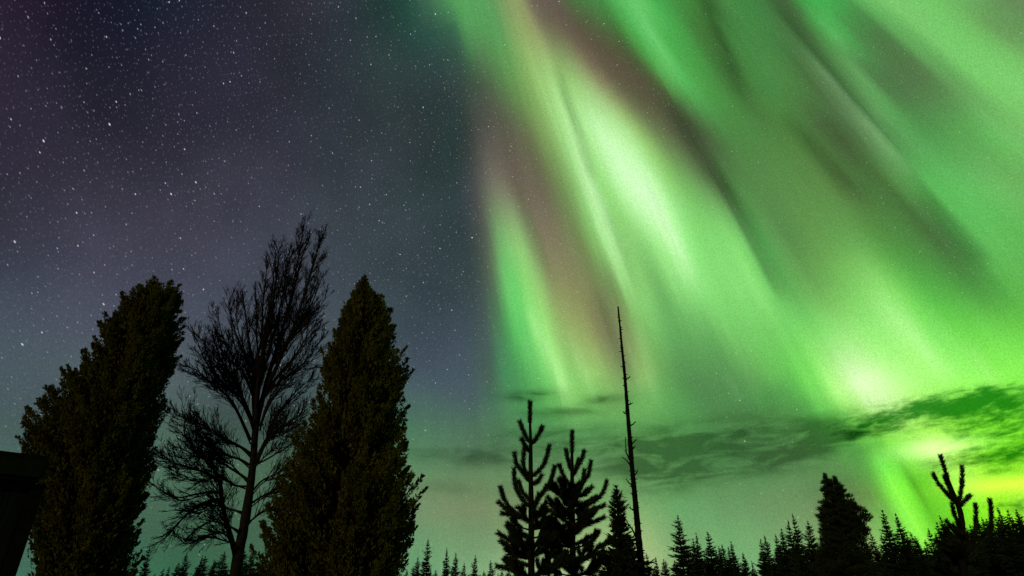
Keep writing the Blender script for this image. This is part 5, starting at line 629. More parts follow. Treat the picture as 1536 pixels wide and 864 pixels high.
# ------------------------------------------------------------------ the two leafy trees
def leafy_tree(name, label, Y, outline, trunk_px, seed, n_clump, per, leaf, spread, mat, fill=0.6, depth=0.85, up=0.7, bare=()):
    rng = random.Random(seed)
    prof = []
    for (py, a, b) in outline:
        p, q = at(a, py, Y), at(b, py, Y)
        prof.append((p.z, p.x, q.x))
    prof.sort()
    z0, x0, x1 = prof[0]
    if z0 > 0.4:
        prof.insert(0, (0.25, x0 * 0.6 + x1 * 0.4, x0 * 0.25 + x1 * 0.75))
    zs = np.array([p[0] for p in prof]); xa = np.array([p[1] for p in prof]); xb = np.array([p[2] for p in prof])
    base = at(*trunk_px[0], Y); base.z = 0
    root = empty(name, base)
    tag(root, label, 'tree')
    tk = MB()
    tp = [base] + [at(px, py, Y) for px, py in trunk_px[1:]]
    tk.tube(catmull(tp, 6), 0.13, 0.02, 9, 0.08, rng)
    tk.build('trunk', M_CBARK, root, True)
    zz = np.linspace(zs[0], zs[-1], 300); ww = np.interp(zz, zs, xb - xa)
    cum = np.cumsum(ww + 0.15); cum /= cum[-1]
    cr = MB()
    tz = np.array([p.z for p in tp]); tx = np.array([p.x for p in tp])
    for c_i in range(n_clump):                                # boughs arching up and out from the trunk, each ending in a pointed spray
        z = float(np.interp(rng.random(), cum, zz))
        lo, hi = float(np.interp(z, zs, xa)), float(np.interp(z, zs, xb))
        cx, hw = (lo + hi) / 2, (hi - lo) / 2
        hd = max(0.18, hw * depth)
        th = rng.uniform(0, 2 * math.pi); ct = math.cos(th)
        rr = rng.uniform(0.80, 1.0) if c_i % 5 else rng.uniform(0.3, 0.8)
        wisp = c_i % 4 == 0                                   # thin sprays that stand out of the outline
        if wisp:
            rr = 0.97 + rng.uniform(0.0, 0.10 / max(hw, 0.35))
        tip = Vector((cx + (hw - 0.02) * rr * math.copysign(abs(ct) ** 0.6, ct), Y + hd * rr * math.sin(th), z + rng.uniform(0.0, 0.10)))
        rad = math.hypot(tip.x - cx, tip.y - Y)
        zb = max(0.1, z - 0.25 - rad * rng.uniform(0.35, 0.75))
        st = Vector((float(np.interp(zb, tz, tx)), Y, zb))
        ctl = st.lerp(tip, 0.62) + Vector((0, 0, -0.10 - 0.10 * rad))
        s0 = spread * rng.uniform(0.65, 1.3)
        s0 = min(s0, 0.05 + 0.5 * hw) * (0.6 if wisp else 1.0)
        for _ in range(per):
            u = 1 - 0.8 * rng.random() ** 1.5
            c0 = st * (1 - u) ** 2 + ctl * 2 * u * (1 - u) + tip * u * u
            tg = ((ctl - st) * (1 - u) + (tip - ctl) * u).normalized()
            w_ = s0 * min(1.0, (1.04 - u) * 3.2) ** 0.8
            p = c0 + rvec(rng) * w_ * rng.random() ** 0.5
            if p.z < 0.05:
                continue
            dirv = (tg + Vector((0, 0, up * 0.5)) + rvec(rng) * 0.8).normalized()
            side = dirv.cross(rvec(rng)).normalized()
            L = leaf * rng.uniform(0.6, 1.35) * (1.0 if u > 0.72 else 1.9); W = L * rng.uniform(0.28, 0.5)
            nrm = dirv.cross(side)
            mid = p + dirv * L * 0.5 + nrm * L * 0.12
            cr.face(p, mid + side * W * 0.6, p + dirv * L, mid - side * W * 0.6)
    cr.build('crown', mat, root)
    return root

leafy_tree('leafy_tree', 'dense olive leafy tree with a slanted left side, leaning right beside the dark shed', 9.0,
    [(424, 236, 252), (435, 216, 266), (450, 196, 270), (465, 186, 271), (485, 172, 266), (500, 162, 263), (520, 150, 259),
     (545, 130, 252), (560, 119, 256), (575, 107, 249), (590, 92, 244), (605, 78, 239), (622, 60, 237), (640, 52, 229),
     (660, 48, 225), (680, 48, 221), (700, 54, 217), (720, 58, 214), (760, 62, 207), (800, 62, 200), (864, 58, 194)],
    [(120, 864), (150, 720), (190, 580), (235, 440)], 3, 760, 230, 0.042, 0.13, M_LEAF)
leafy_tree('leafy_tree', 'dense olive pointed leafy tree standing upright to the right of the bare tree', 8.6,
    [(412, 550, 551), (422, 546, 556), (434, 538, 566), (450, 525, 576), (470, 514, 582), (490, 506, 592), (510, 505, 596), (530, 491, 605),
     (545, 484, 610), (560, 480, 614), (580, 482, 612), (600, 473, 609), (620, 464, 606), (640, 452, 611), (660, 444, 613),
     (690, 434, 617), (715, 424, 629), (740, 414, 635), (760, 406, 626), (780, 400, 626), (800, 394, 622), (820, 390, 616),
     (840, 386, 612), (864, 380, 608)],
    [(510, 864), (525, 720), (540, 560), (550, 430)], 8, 820, 230, 0.042, 0.13, M_LEAF)

# ------------------------------------------------------------------ bare tree
def bare_tree(Y=10.5, seed=11):
    rng = random.Random(seed)
    base = at(356, 864, Y); base.z = 0
    root = empty('bare_tree', base)
    tag(root, 'tall bare leafless tree with many fine upswept twigs between the two leafy trees', 'tree')
    up = Vector((0, 0, 1))
    def P(px, py, dy=0.0):
        return at(px, py, Y + dy)
    trunk_px = [(350, 880), (358, 830), (366, 790), (374, 740), (380, 690), (384, 640), (396, 590), (408, 545), (422, 500), (435, 450), (445, 400), (456, 338)]
    tp = [base] + [P(*p) for p in trunk_px]
    t = MB(); t.tube(catmull(tp, 5), 0.098, 0.005, 9, 0.06, rng); 
    tr = t.build('trunk', M_BIRCH, root, True)
    def twig(mb, p, d, L, r, lvl, fan):
        n = 4 if lvl < 2 else 3
        pts = [p]; dd = d.copy()
        for i in range(n):
            dd = (dd + rvec(rng) * 0.06 + up * fan * (0.20 if lvl < 2 else 0.16)).normalized()
            pts.append(pts[-1] + dd * L / n)
        mb.tube(pts, r, max(r * 0.4, 0.0026), 4 if lvl < 2 else 3, cap=False)
        if lvl < 3:
            k = max(2, int(L / (0.06 if lvl < 2 else 0.075)))
            for i in range(k):
                s = rng.uniform(0.15, 0.95)
                j = min(int(s * n), n - 1)
                q = pts[j].lerp(pts[j + 1], s * n - j)
                ax = (pts[j + 1] - pts[j]).normalized()
                sd = ax.cross(rvec(rng)).normalized()
                nd = (ax * 1.0 + sd * rng.uniform(0.3, 0.7) + up * 0.12).normalized()
                twig(mb, q, nd, L * rng.uniform(0.35, 0.65) * (1.1 - 0.5 * s), max(r * 0.55, 0.0036), lvl + 1, fan)
    def limb(pxs, r0, dens, fan, L0, spread=0.35, name='limb'):
        dz = rng.uniform(-1, 1) * spread
        n = len(pxs)
        pts = catmull([P(px, py, dz * (i / (n - 1))) for i, (px, py) in enumerate(pxs)], 5)
        mb = MB(); mb.tube(pts, r0, 0.005, 6, 0.05, rng)
        tot = sum((pts[i + 1] - pts[i]).length for i in range(len(pts) - 1))
        for _ in range(int(tot * dens * (1.15 if pxs[-1][1] < 500 else 2.1))):
            s = rng.uniform(0.12, 1.0) ** 0.85
            x = s * (len(pts) - 1); j = min(int(x), len(pts) - 2)
            q = pts[j].lerp(pts[j + 1], x - j)
            ax = (pts[j + 1] - pts[j]).normalized()
            sd = ax.cross(rvec(rng)).normalized()
            nd = (ax + sd * rng.uniform(0.35, 0.85)).normalized()
            twig(mb, q, nd, L0 * rng.uniform(0.5, 1.3) * (1.2 - 0.7 * s) * (0.85 if pxs[-1][1] < 500 else 1.0), 0.0075 * (1.2 - 0.6 * s), 1, fan)
        mb.build(name, M_BIRCH, root, True)
    # the leader's own twigs, then every limb of the crown
    limb([(396, 590), (408, 545), (422, 500), (435, 450), (445, 400), (457, 336)], 0.03, 15, 0.9, 0.62, 0.1, 'leader')
    for pxs, r0, dens, fan, L0 in [
        ([(384, 640), (381, 600), (380, 555), (373, 510), (368, 470), (363, 432)], 0.05, 13, 0.7, 0.60),
        ([(384, 640), (385, 600), (392, 550), (400, 500), (410, 450), (416, 402), (419, 372)], 0.055, 14, 0.8, 0.58),
        ([(396, 590), (415, 550), (432, 510), (448, 470), (460, 430), (470, 395), (477, 368)], 0.04, 14, 0.8, 0.55),
        ([(408, 545), (430, 515), (455, 490), (475, 465), (490, 445)], 0.03, 11, 0.6, 0.48),
        ([(380, 555), (392, 510), (394, 460), (398, 420), (402, 392)], 0.03, 13, 0.8, 0.52),
        ([(422, 500), (440, 440), (452, 390), (466, 352)], 0.022, 13, 0.9, 0.45),
        ([(386, 690), (395, 670), (405, 650), (410, 632), (425, 612), (445, 592), (468, 572)], 0.035, 9, 0.4, 0.42),
        ([(384, 650), (365, 600), (345, 585), (325, 562), (314, 540), (307, 518), (297, 502)], 0.035, 10, 0.4, 0.52),
        ([(365, 600), (350, 570), (336, 548), (325, 522), (318, 498)], 0.022, 11, 0.5, 0.50),
        ([(376, 660), (360, 625), (347, 600), (330, 585), (310, 568), (292, 560)], 0.025, 9, 0.3, 0.42),
        ([(378, 682), (362, 671), (338, 658), (316, 644), (291, 631), (264, 622)], 0.026, 9, 0.25, 0.48),
        ([(373, 720), (350, 705), (325, 690), (300, 684), (275, 688), (255, 680)], 0.022, 9, 0.2, 0.45),
        ([(385, 610), (372, 575), (357, 545), (340, 520), (330, 490), (326, 462)], 0.026, 10, 0.5, 0.55),
        ([(388, 580), (402, 530), (418, 470), (428, 420), (432, 380)], 0.028, 12, 0.9, 0.52),
        ([(396, 590), (420, 560), (445, 530), (463, 500), (478, 478)], 0.026, 9, 0.5, 0.5),
        ([(412, 540), (440, 500), (460, 470), (474, 440), (484, 412)], 0.024, 10, 0.7, 0.48),
        ([(398, 590), (428, 566), (455, 545), (472, 524), (486, 500)], 0.022, 9, 0.5, 0.45),
        ([(382, 690), (400, 660), (424, 640), (446, 625), (462, 606)], 0.02, 9, 0.4, 0.42),
        ([(380, 700), (396, 668), (412, 650), (432, 646), (452, 632)], 0.018, 9, 0.35, 0.42),
        ([(372, 745), (392, 722), (412, 712), (434, 700), (450, 684)], 0.018, 9, 0.3, 0.42),
        ([(366, 790), (388, 772), (408, 762), (428, 756)], 0.018, 9, 0.25, 0.4),
        ([(362, 815), (340, 812), (316, 806), (296, 812)], 0.016, 8, 0.25, 0.36),
        ([(376, 730), (352, 728), (328, 716), (300, 722), (272, 716), (250, 706)], 0.02, 8, 0.25, 0.42),
        ([(370, 770), (346, 764), (318, 758), (290, 768), (262, 764)], 0.018, 8, 0.2, 0.4),
        ([(390, 640), (402, 610), (422, 580), (448, 556), (468, 545)], 0.026, 8, 0.35, 0.45),
        ([(380, 640), (366, 610), (352, 590), (338, 560), (330, 535)], 0.024, 9, 0.4, 0.5),
        ([(378, 700), (362, 690), (340, 682), (318, 665), (300, 640), (290, 610)], 0.022, 8, 0.4, 0.5),
        ([(381, 560), (366, 530), (352, 495), (345, 465), (345, 440)], 0.024, 12, 0.6, 0.48),
        ([(358, 864), (350, 820), (340, 782), (333, 755), (328, 722), (305, 708), (280, 700), (256, 692), (238, 678)], 0.045, 9, 0.3, 0.46),
        ([(333, 755), (326, 738), (291, 742), (266, 746), (238, 733), (216, 716)], 0.024, 6, 0.25, 0.36),
        ([(340, 782), (330, 752), (294, 762), (270, 782), (252, 803), (228, 820)], 0.026, 6, 0.0, 0.34),
        ([(350, 820), (335, 800), (305, 805), (280, 816), (258, 797)], 0.018, 7, 0.1, 0.34),
        ([(328, 722), (318, 700), (296, 680), (278, 655), (262, 640)], 0.02, 9, 0.3, 0.42),
        ([(378, 700), (398, 690), (415, 680), (436, 668), (455, 650)], 0.02, 9, 0.3, 0.36),
        ([(370, 760), (392, 745), (412, 735), (432, 720)], 0.02, 9, 0.2, 0.34),
        ([(364, 800), (345, 790), (320, 782), (300, 790), (282, 806)], 0.018, 7, 0.1, 0.34),
    ]:
        limb(pxs, r0, dens, fan, L0)
        n = len(pxs)
        jx, jy = rng.gauss(3, 12), rng.gauss(0, 8)            # a second, thinner limb leaving from nearby
        limb([(a + jx * (i / (n - 1)), b + jy * (i / (n - 1)) + (6 if i == 0 else 0)) for i, (a, b) in enumerate(pxs)], r0 * 0.6, dens, fan, L0, 0.7)
bare_tree()

# ------------------------------------------------------------------ pines, drawn as shoots thick with needles
def shoot(wood, ndl, pts, r_wood, rng, nl=0.10, dens=1900, start=0.0, wid=0.0045):
    wood.tube(pts, r_wood, max(0.005, r_wood * 0.4), 5)
    seg = [(pts[i + 1] - pts[i]).length for i in range(len(pts) - 1)]
    tot = sum(seg)
    for _ in range(int(tot * dens * (1 - start))):
        s = start + (1 - start) * rng.random()
        x = s * tot; j = 0
        while j < len(seg) - 1 and x > seg[j]:
            x -= seg[j]; j += 1
        p = pts[j].lerp(pts[j + 1], min(1, x / max(seg[j], 1e-6)))
        ax = (pts[j + 1] - pts[j]).normalized()
        sd = ax.cross(rvec(rng)).normalized()
        dv = (ax * rng.uniform(0.7, 1.2) + sd * rng.uniform(0.45, 0.85)).normalized()
        L = nl * rng.uniform(0.7, 1.15)
        if s > 0.97:
            L *= 0.8
        w_ = dv.cross(rvec(rng)).normalized() * wid
        ndl.face(p - w_, p + w_, p + dv * L)

def pine(name, label, Y, trunk_px, arms, lower, seed, nl=0.10, r_trunk=0.06, bare_top=0):
    """trunk_px from the tip down; arms are branches from tip to trunk; lower = (top z, bottom z, half width top, half width bottom, count)."""
    rng = random.Random(seed)
    base = at(*trunk_px[-1], Y); base.z = 0
    root = empty(name, base)
    tag(root, label, 'pine tree')
    tp = catmull([at(px, py, Y) for px, py in trunk_px] + [base], 5)
    t = MB(); t.tube(tp, 0.012, r_trunk, 8, 0.05, rng); t.build('trunk', M_PBARK, root, True)
    lead = [q for q in tp if q.z > at(trunk_px[0][0], trunk_px[1][1], Y).z - 0.1]
    wd, nd = MB(), MB()
    shoot(wd, nd, lead[::-1], 0.02, rng, nl)
    b = wd.build('leading_shoot', M_PBARK, root); nd.build('needles', M_NEEDLE, b).matrix_parent_inverse = Matrix.Identity(4)
    fix(b, root)
    for arm in arms:
        dz = rng.uniform(-0.22, 0.22)
        n = len(arm)
        pts = catmull([at(px, py, Y + dz * (1 - i / (n - 1))) for i, (px, py) in enumerate(arm)], 4)[::-1]
        wd, nd = MB(), MB()
        shoot(wd, nd, pts, 0.018, rng, nl, start=0.0)
        b = wd.build('branch', M_PBARK, root); nd.build('needles', M_NEEDLE, b)
        fix(b, root)
    zt, zb, ht, hb, cnt = lower
    wd, nd = MB(), MB()
    for k in range(cnt):
        f = (k + rng.random()) / cnt
        z = zt + (zb - zt) * f
        q = min(tp, key=lambda p: abs(p.z - z))
        L = (ht + (hb - ht) * f) * rng.uniform(0.7, 1.1)
        th = rng.uniform(0, 2 * math.pi)
        o = Vector((math.cos(th), math.sin(th), 0))
        pts = [q + o * 0.03, q + o * L * 0.4 + Vector((0, 0, L * 0.05)), q + o * L * 0.75 + Vector((0, 0, L * 0.18)), q + o * L + Vector((0, 0, L * rng.uniform(0.3, 0.6)))]
        pts = catmull(pts, 3)
        shoot(wd, nd, pts, 0.016, rng, nl, start=0.3)
        for _ in range(rng.randint(3, 5)):
            i = rng.randint(3, len(pts) - 2)
            sd = Vector((-o.y, o.x, 0)) * rng.choice((-1, 1))
            e = (o * 0.6 + sd * rng.uniform(0.3, 0.9) + Vector((0, 0, rng.uniform(0.1, 0.9)))).normalized() * L * rng.uniform(0.25, 0.42)
            shoot(wd, nd, [pts[i], pts[i] + e * 0.5, pts[i] + e + Vector((0, 0, 0.03))], 0.009, rng, nl)
    b = wd.build('lower_branches', M_PBARK, root); b['kind'] = 'stuff'
    n2 = nd.build('lower_needles', M_NEEDLE, root); n2['kind'] = 'stuff'
    return root

def fix(b, root):
    """Needles were built in world space under a branch that sits at its tree's base: bring them to the tree's base too."""
    for ch in b.children:
        ch.data.transform(Matrix.Translation(-root.location))

YP = 10.0
pine('pine_tree', 'taller of the two young pines left of the dead trunk, with long leading shoot', YP,
    [(795, 604), (795, 632), (796, 664), (796, 700), (797, 780), (797, 864)],
    [[(780, 633), (785, 647), (794, 664)], [(813, 641), (807, 653), (797, 668)], [(783, 659), (788, 668), (795, 680)],
     [(772, 681), (775, 696), (783, 707), (795, 724)], [(787, 672), (785, 690), (787, 704), (795, 716)],
     [(824, 669), (819, 688), (811, 703), (797, 716)], [(812, 714), (806, 722), (797, 728)],
     [(771, 704), (773, 727), (781, 745), (796, 762)], [(832, 701), (826, 720), (815, 738), (798, 760)],
     [(751, 732), (757, 749), (767, 764), (796, 785)], [(749, 754), (760, 764), (775, 775)], [(754, 770), (766, 772), (780, 778)],
     [(778, 722), (784, 738), (796, 752)], [(808, 742), (804, 756), (797, 770)],
     [(748, 800), (762, 808), (795, 822)], [(762, 786), (776, 797), (796, 806)], [(752, 812), (766, 822), (796, 835)], [(746, 850), (765, 854), (796, 866)],
     [(760, 836), (775, 842), (796, 850)], [(832, 770), (818, 780), (797, 792)], [(836, 810), (820, 822), (798, 836)]],
    (at(797, 775, YP).z, 1.5, 0.30, 0.55, 30), 21)
pine('pine_tree', 'shorter and denser of the two young pines left of the dead trunk', YP + 0.8,
    [(858, 648), (858, 676), (858, 700), (859, 780), (860, 864)],
    [[(849, 675), (852, 690), (858, 708)], [(876, 677), (871, 692), (859, 711)], [(839, 698), (845, 713), (857, 734)],
     [(886, 693), (883, 710), (876, 722), (860, 738)], [(877, 706), (874, 722), (866, 736)], [(868, 690), (864, 702), (859, 715)],
     [(833, 726), (840, 740), (857, 760)], [(910, 722), (904, 739), (892, 751), (860, 770)], [(906, 758), (892, 764), (872, 772)],
     [(894, 745), (882, 752), (862, 760)], [(845, 720), (850, 735), (858, 750)], [(872, 725), (868, 738), (860, 750)],
     [(822, 746), (835, 760), (858, 778)], [(898, 798), (884, 806), (861, 818)], [(906, 776), (888, 784), (860, 795)],
     [(812, 786), (832, 796), (858, 806)], [(818, 826), (836, 836), (858, 846)], [(905, 826), (888, 834), (861, 846)], [(815, 760), (835, 772), (858, 788)]],
    (at(858, 735, YP + .8).z, 1.5, 0.34, 0.60, 46), 22)
YR = 8.0
pine('pine_tree', 'pine top at the right edge with three thick raised shoots like a fork', YR,
    [(1411, 684), (1419, 710), (1428, 735), (1437, 757), (1443, 785), (1448, 864)],
    [[(1400, 712), (1410, 728), (1424, 744), (1437, 758)], [(1443, 700), (1443, 725), (1440, 745), (1437, 760)],
     [(1417, 715), (1424, 733), (1435, 754)], [(1455, 743), (1448, 750), (1439, 760)],
     [(1428, 757), (1433, 775), (1444, 796)], [(1463, 757), (1464, 780), (1461, 806), (1449, 832)], [(1485, 750), (1487, 780), (1481, 808), (1450, 842)],
     [(1430, 788), (1438, 800), (1446, 812)], [(1420, 782), (1430, 796), (1446, 812)],
     [(1405, 812), (1422, 820), (1447, 832)]],
    (at(1448, 800, YR).z, 1.6, 0.20, 0.40, 16), 23, nl=0.066, r_trunk=0.045)

# ------------------------------------------------------------------ dead trunk
def dead_tree(Y=13.0):
    rng = random.Random(5)
    px = [(927, 460), (930, 490), (933, 522), (937, 562), (940, 600), (944, 650), (948, 700), (952, 742), (956, 785), (960, 830), (963, 864)]
    base = at(964, 880, Y); base.z = 0
    root = empty('dead_tree', base)
    tag(root, 'tall bare dead trunk with short broken branch stubs right of the young pines', 'dead tree')
    pts = catmull([at(*p, Y) for p in px] + [base], 7)
    t = MB(); n = len(pts)
    # tapers from a thin broken tip
    t.tube(pts, 0.017, 0.076, 10, 0.08, rng)
    for _ in range(110):                                      # knobs of old branch collars
        i = rng.randint(1, n - 2); a = rng.uniform(0, 2 * math.pi)
        r_ = 0.017 + 0.059 * i / (n - 1)
        o = Vector((math.cos(a), math.sin(a), rng.uniform(-0.3, 0.3)))
        t.tube([pts[i] + o * r_ * 0.8, pts[i] + o * (r_ + rng.uniform(0.012, 0.05))], 0.014, 0.006, 5)
    t.build('trunk', M_DEAD, root, True)
    stubs = [[(941, 608), (946, 606), (950, 604)], [(943, 640), (950, 636), (954, 632)], [(945, 668), (950, 664), (955, 659)],
             [(945, 690), (939, 678), (938, 655)], [(947, 700), (941, 692), (933, 685)], [(948, 728), (943, 724), (939, 718)],
             [(954, 806), (949, 795), (942, 785), (938, 778)], [(942, 622), (937, 620), (934, 617)], [(950, 715), (955, 709), (957, 704)],
             [(938, 570), (943, 567), (945, 564)], [(946, 676), (951, 672), (953, 669)], [(951, 765), (946, 763), (943, 760)]]
    for s in stubs:
        dz = rng.uniform(-0.12, 0.12)
        mb = MB(); q = [at(p[0], p[1], Y + dz * i) for i, p in enumerate(s)]
        mb.tube(q, 0.018, 0.007, 6, 0.1, rng)
        for _ in range(2):
            mb.tube([q[1], q[1] + Vector((rng.uniform(-.05, .05), 0, rng.uniform(0.02, .08)))], 0.008, 0.004, 4)
        mb.build('branch_stub', M_DEAD, root)
dead_tree()

# ------------------------------------------------------------------ spruces
def spruce_mesh(seed, H=9.0, R0=1.7, tiers=62, nb=15, power=0.9, droop=0.12, sprays=9, fine=1.0):
    rng = random.Random(seed)
    mb = MB()
    mb.tube([(0, 0, 0), (0, 0, H * 0.6), (0, 0, H * 0.99)], 0.12, 0.015, 5)
    sc = H / 9.0
    a1, a2, a3 = (rng.uniform(0, 6.28) for _ in range(3))
    for k in range(tiers):
        f = (k + rng.uniform(-.5, .5)) / tiers                # 0 at the ground, 1 at the tip
        z = H * (0.03 + 0.965 * f)
        Rz = R0 * (1 - f) ** power * rng.uniform(0.70, 1.12) + 0.04 * sc
        n = max(4, int(nb * (1 - 0.5 * f)))
        for b in range(n):
            th = rng.uniform(0, 2 * math.pi)
            L = Rz * rng.uniform(0.45, 1.15) * (1 + 0.22 * math.sin(th + a1 + z * 0.9) + 0.20 * math.sin(2 * th + a2 - z * 2.3) + 0.15 * math.sin(z * 5 + a3))
            o = Vector((math.cos(th), math.sin(th), 0)); s = Vector((-o.y, o.x, 0))
            rise = 0.9 * max(0, f - 0.5) - droop * (1 - f) + rng.uniform(-0.12, 0.12)
            def pt(u):
                return Vector((0, 0, z)) + o * L * u + Vector((0, 0, L * (rise * u + 0.25 * u * u)))
            fin = 0.3 + 0.7 * min(1, (1 - f) * 2.5)
            hgt = (0.02 + 0.13 * (1 - f)) * sc
            mb.face(pt(0), pt(0.55) + Vector((0, 0, hgt * 0.5)), pt(1), pt(0.55) - Vector((0, 0, hgt)))
            for q in range(sprays):
                u = rng.uniform(0.12, 1.0)
                sg = rng.choice((-1, 1))
                l2 = (L * 0.30 * (1.1 - u * 0.6) * rng.uniform(0.6, 1.4) + 0.10 * sc * fin) * fine
                p = pt(u) + Vector((0, 0, rng.uniform(-0.06, 0.04) * sc))
                e = p + (o * 0.7 + s * sg * rng.uniform(0.1, 1.0)).normalized() * l2 + Vector((0, 0, l2 * rng.uniform(-0.25, 0.75)))
                wv = Vector((o.x * 0.3, o.y * 0.3, 1)).normalized() * (0.035 + 0.03 * (1 - f)) * sc * fin
                mb.face(p + wv, p - wv, e)
                wv = o * 0.045 * sc * fin
                mb.face(p + wv, p - wv, e)
    return mb

def spruce_tree(label, px, py, Y, half, seed, cat='spruce tree', **kw):
    tip = at(px, py, Y)
    root = empty('spruce_tree', (tip.x, Y, 0))
    tag(root, label, cat)
    mb = spruce_mesh(seed, tip.z, half, **kw)
    cr = MB(); tr = MB()
    tr.tube([(0, 0, 0), (0, 0, tip.z * 0.5), (0, 0, tip.z * 0.97)], 0.09, 0.012, 7)
    cr.v, cr.f = mb.v, mb.f
    for n_, b_, mt in (('trunk', tr, M_PBARK), ('crown', cr, M_SPRUCE)):
        o = bpy.data.objects.new(n_, b_.mesh(n_, mt)); scene.collection.objects.link(o); o.parent = root
    return root

spruce_tree('narrow dark spruce tucked between the shorter young pine and the dead trunk', 924, 726, 16.0, 0.66, 31,
            tiers=64, nb=34, power=0.60, droop=0.2, sprays=14)

# broad bushy pine
def bushy_pine(Y=26.0, seed=41):
    rng = random.Random(seed)
    outline = [(708, 1233, 1240), (718, 1232, 1254), (728, 1231, 1261), (735, 1232, 1268), (745, 1234, 1276), (752, 1231, 1282), (762, 1229, 1291),
               (772, 1227, 1298), (780, 1226, 1304), (788, 1225, 1307), (796, 1228, 1305), (806, 1230, 1304), (820, 1226, 1306), (864, 1222, 1310)]
    prof = sorted((at(a, py, Y).z, at(a, py, Y).x, at(b, py, Y).x) for py, a, b in outline)
    zs = np.array([p[0] for p in prof]); xa = np.array([p[1] for p in prof]); xb = np.array([p[2] for p in prof])
    base = at(1262, 864, Y); base.z = 0
    root = empty('pine_tree', base)
    tag(root, 'broad bushy pine with a two-pronged top rising out of the right treeline', 'pine tree')
    t = MB(); t.tube(catmull([base, at(1262, 830, Y), at(1258, 770, Y), at(1246, 725, Y)], 5), 0.14, 0.03, 8, 0.05, rng)
    t.build('trunk', M_PBARK, root, True)
    cr = MB()
    zz = np.linspace(zs[0], zs[-1] - 0.35, 200); ww = np.interp(zz, zs, xb - xa)
    cum = np.cumsum(ww); cum /= cum[-1]
    for b_ in range(190):                                     # branches at every height, each a row of flat needle pads
        z = float(np.interp((b_ + rng.random()) / 190, cum, zz)); f = (z - zs[0]) / (zs[-1] - zs[0])
        lo, hi = float(np.interp(z, zs, xa)), float(np.interp(z, zs, xb))
        hw, cx = (hi - lo) / 2, (hi + lo) / 2
        th = b_ * 2.4 + rng.uniform(-.5, .5)
        ln = rng.uniform(0.82, 1.05)
        o = Vector((hw * math.cos(th), hw * 0.9 * math.sin(th), 0))
        npad = max(2, int(2 + 2.6 * hw))
        for i in range(npad):
            u = (i + 0.8) / npad * ln
            s = (0.09 + 0.12 * (1 - f)) * rng.uniform(0.7, 1.25)
            c0 = Vector((cx, Y, z + 0.14 * u * hw)) + o * u - (o.normalized() * s * 0.6 if i == npad - 1 else Vector())
            for _ in range(105):
                d0 = rvec(rng)
                p = c0 + Vector((d0.x * s, d0.y * s, d0.z * s * 0.55)) * rng.random() ** 0.5
                dv = (d0 * 0.7 + o.normalized() * 0.5 + Vector((0, 0, 0.8))).normalized()
                wv = dv.cross(rvec(rng)).normalized() * 0.012
                cr.face(p - wv, p + wv, p + dv * rng.uniform(0.06, 0.12))
    for (px, py) in ((1236, 709), (1251, 713)):
        tipv = at(px, py, Y)
        for k in range(620):
            f = rng.random(); w2 = 0.05 + 0.09 * f
            p = tipv + Vector((rng.uniform(-w2, w2), rng.uniform(-w2, w2), -0.75 * f - 0.06))
            d0 = rvec(rng); dv = (d0 + Vector((0, 0, 0.8))).normalized(); wv = dv.cross(rvec(rng)).normalized() * 0.012
            cr.face(p - wv, p + wv, p + dv * rng.uniform(0.08, 0.15))
    cr.build('crown', M_NEEDLE, root)
bushy_pine()

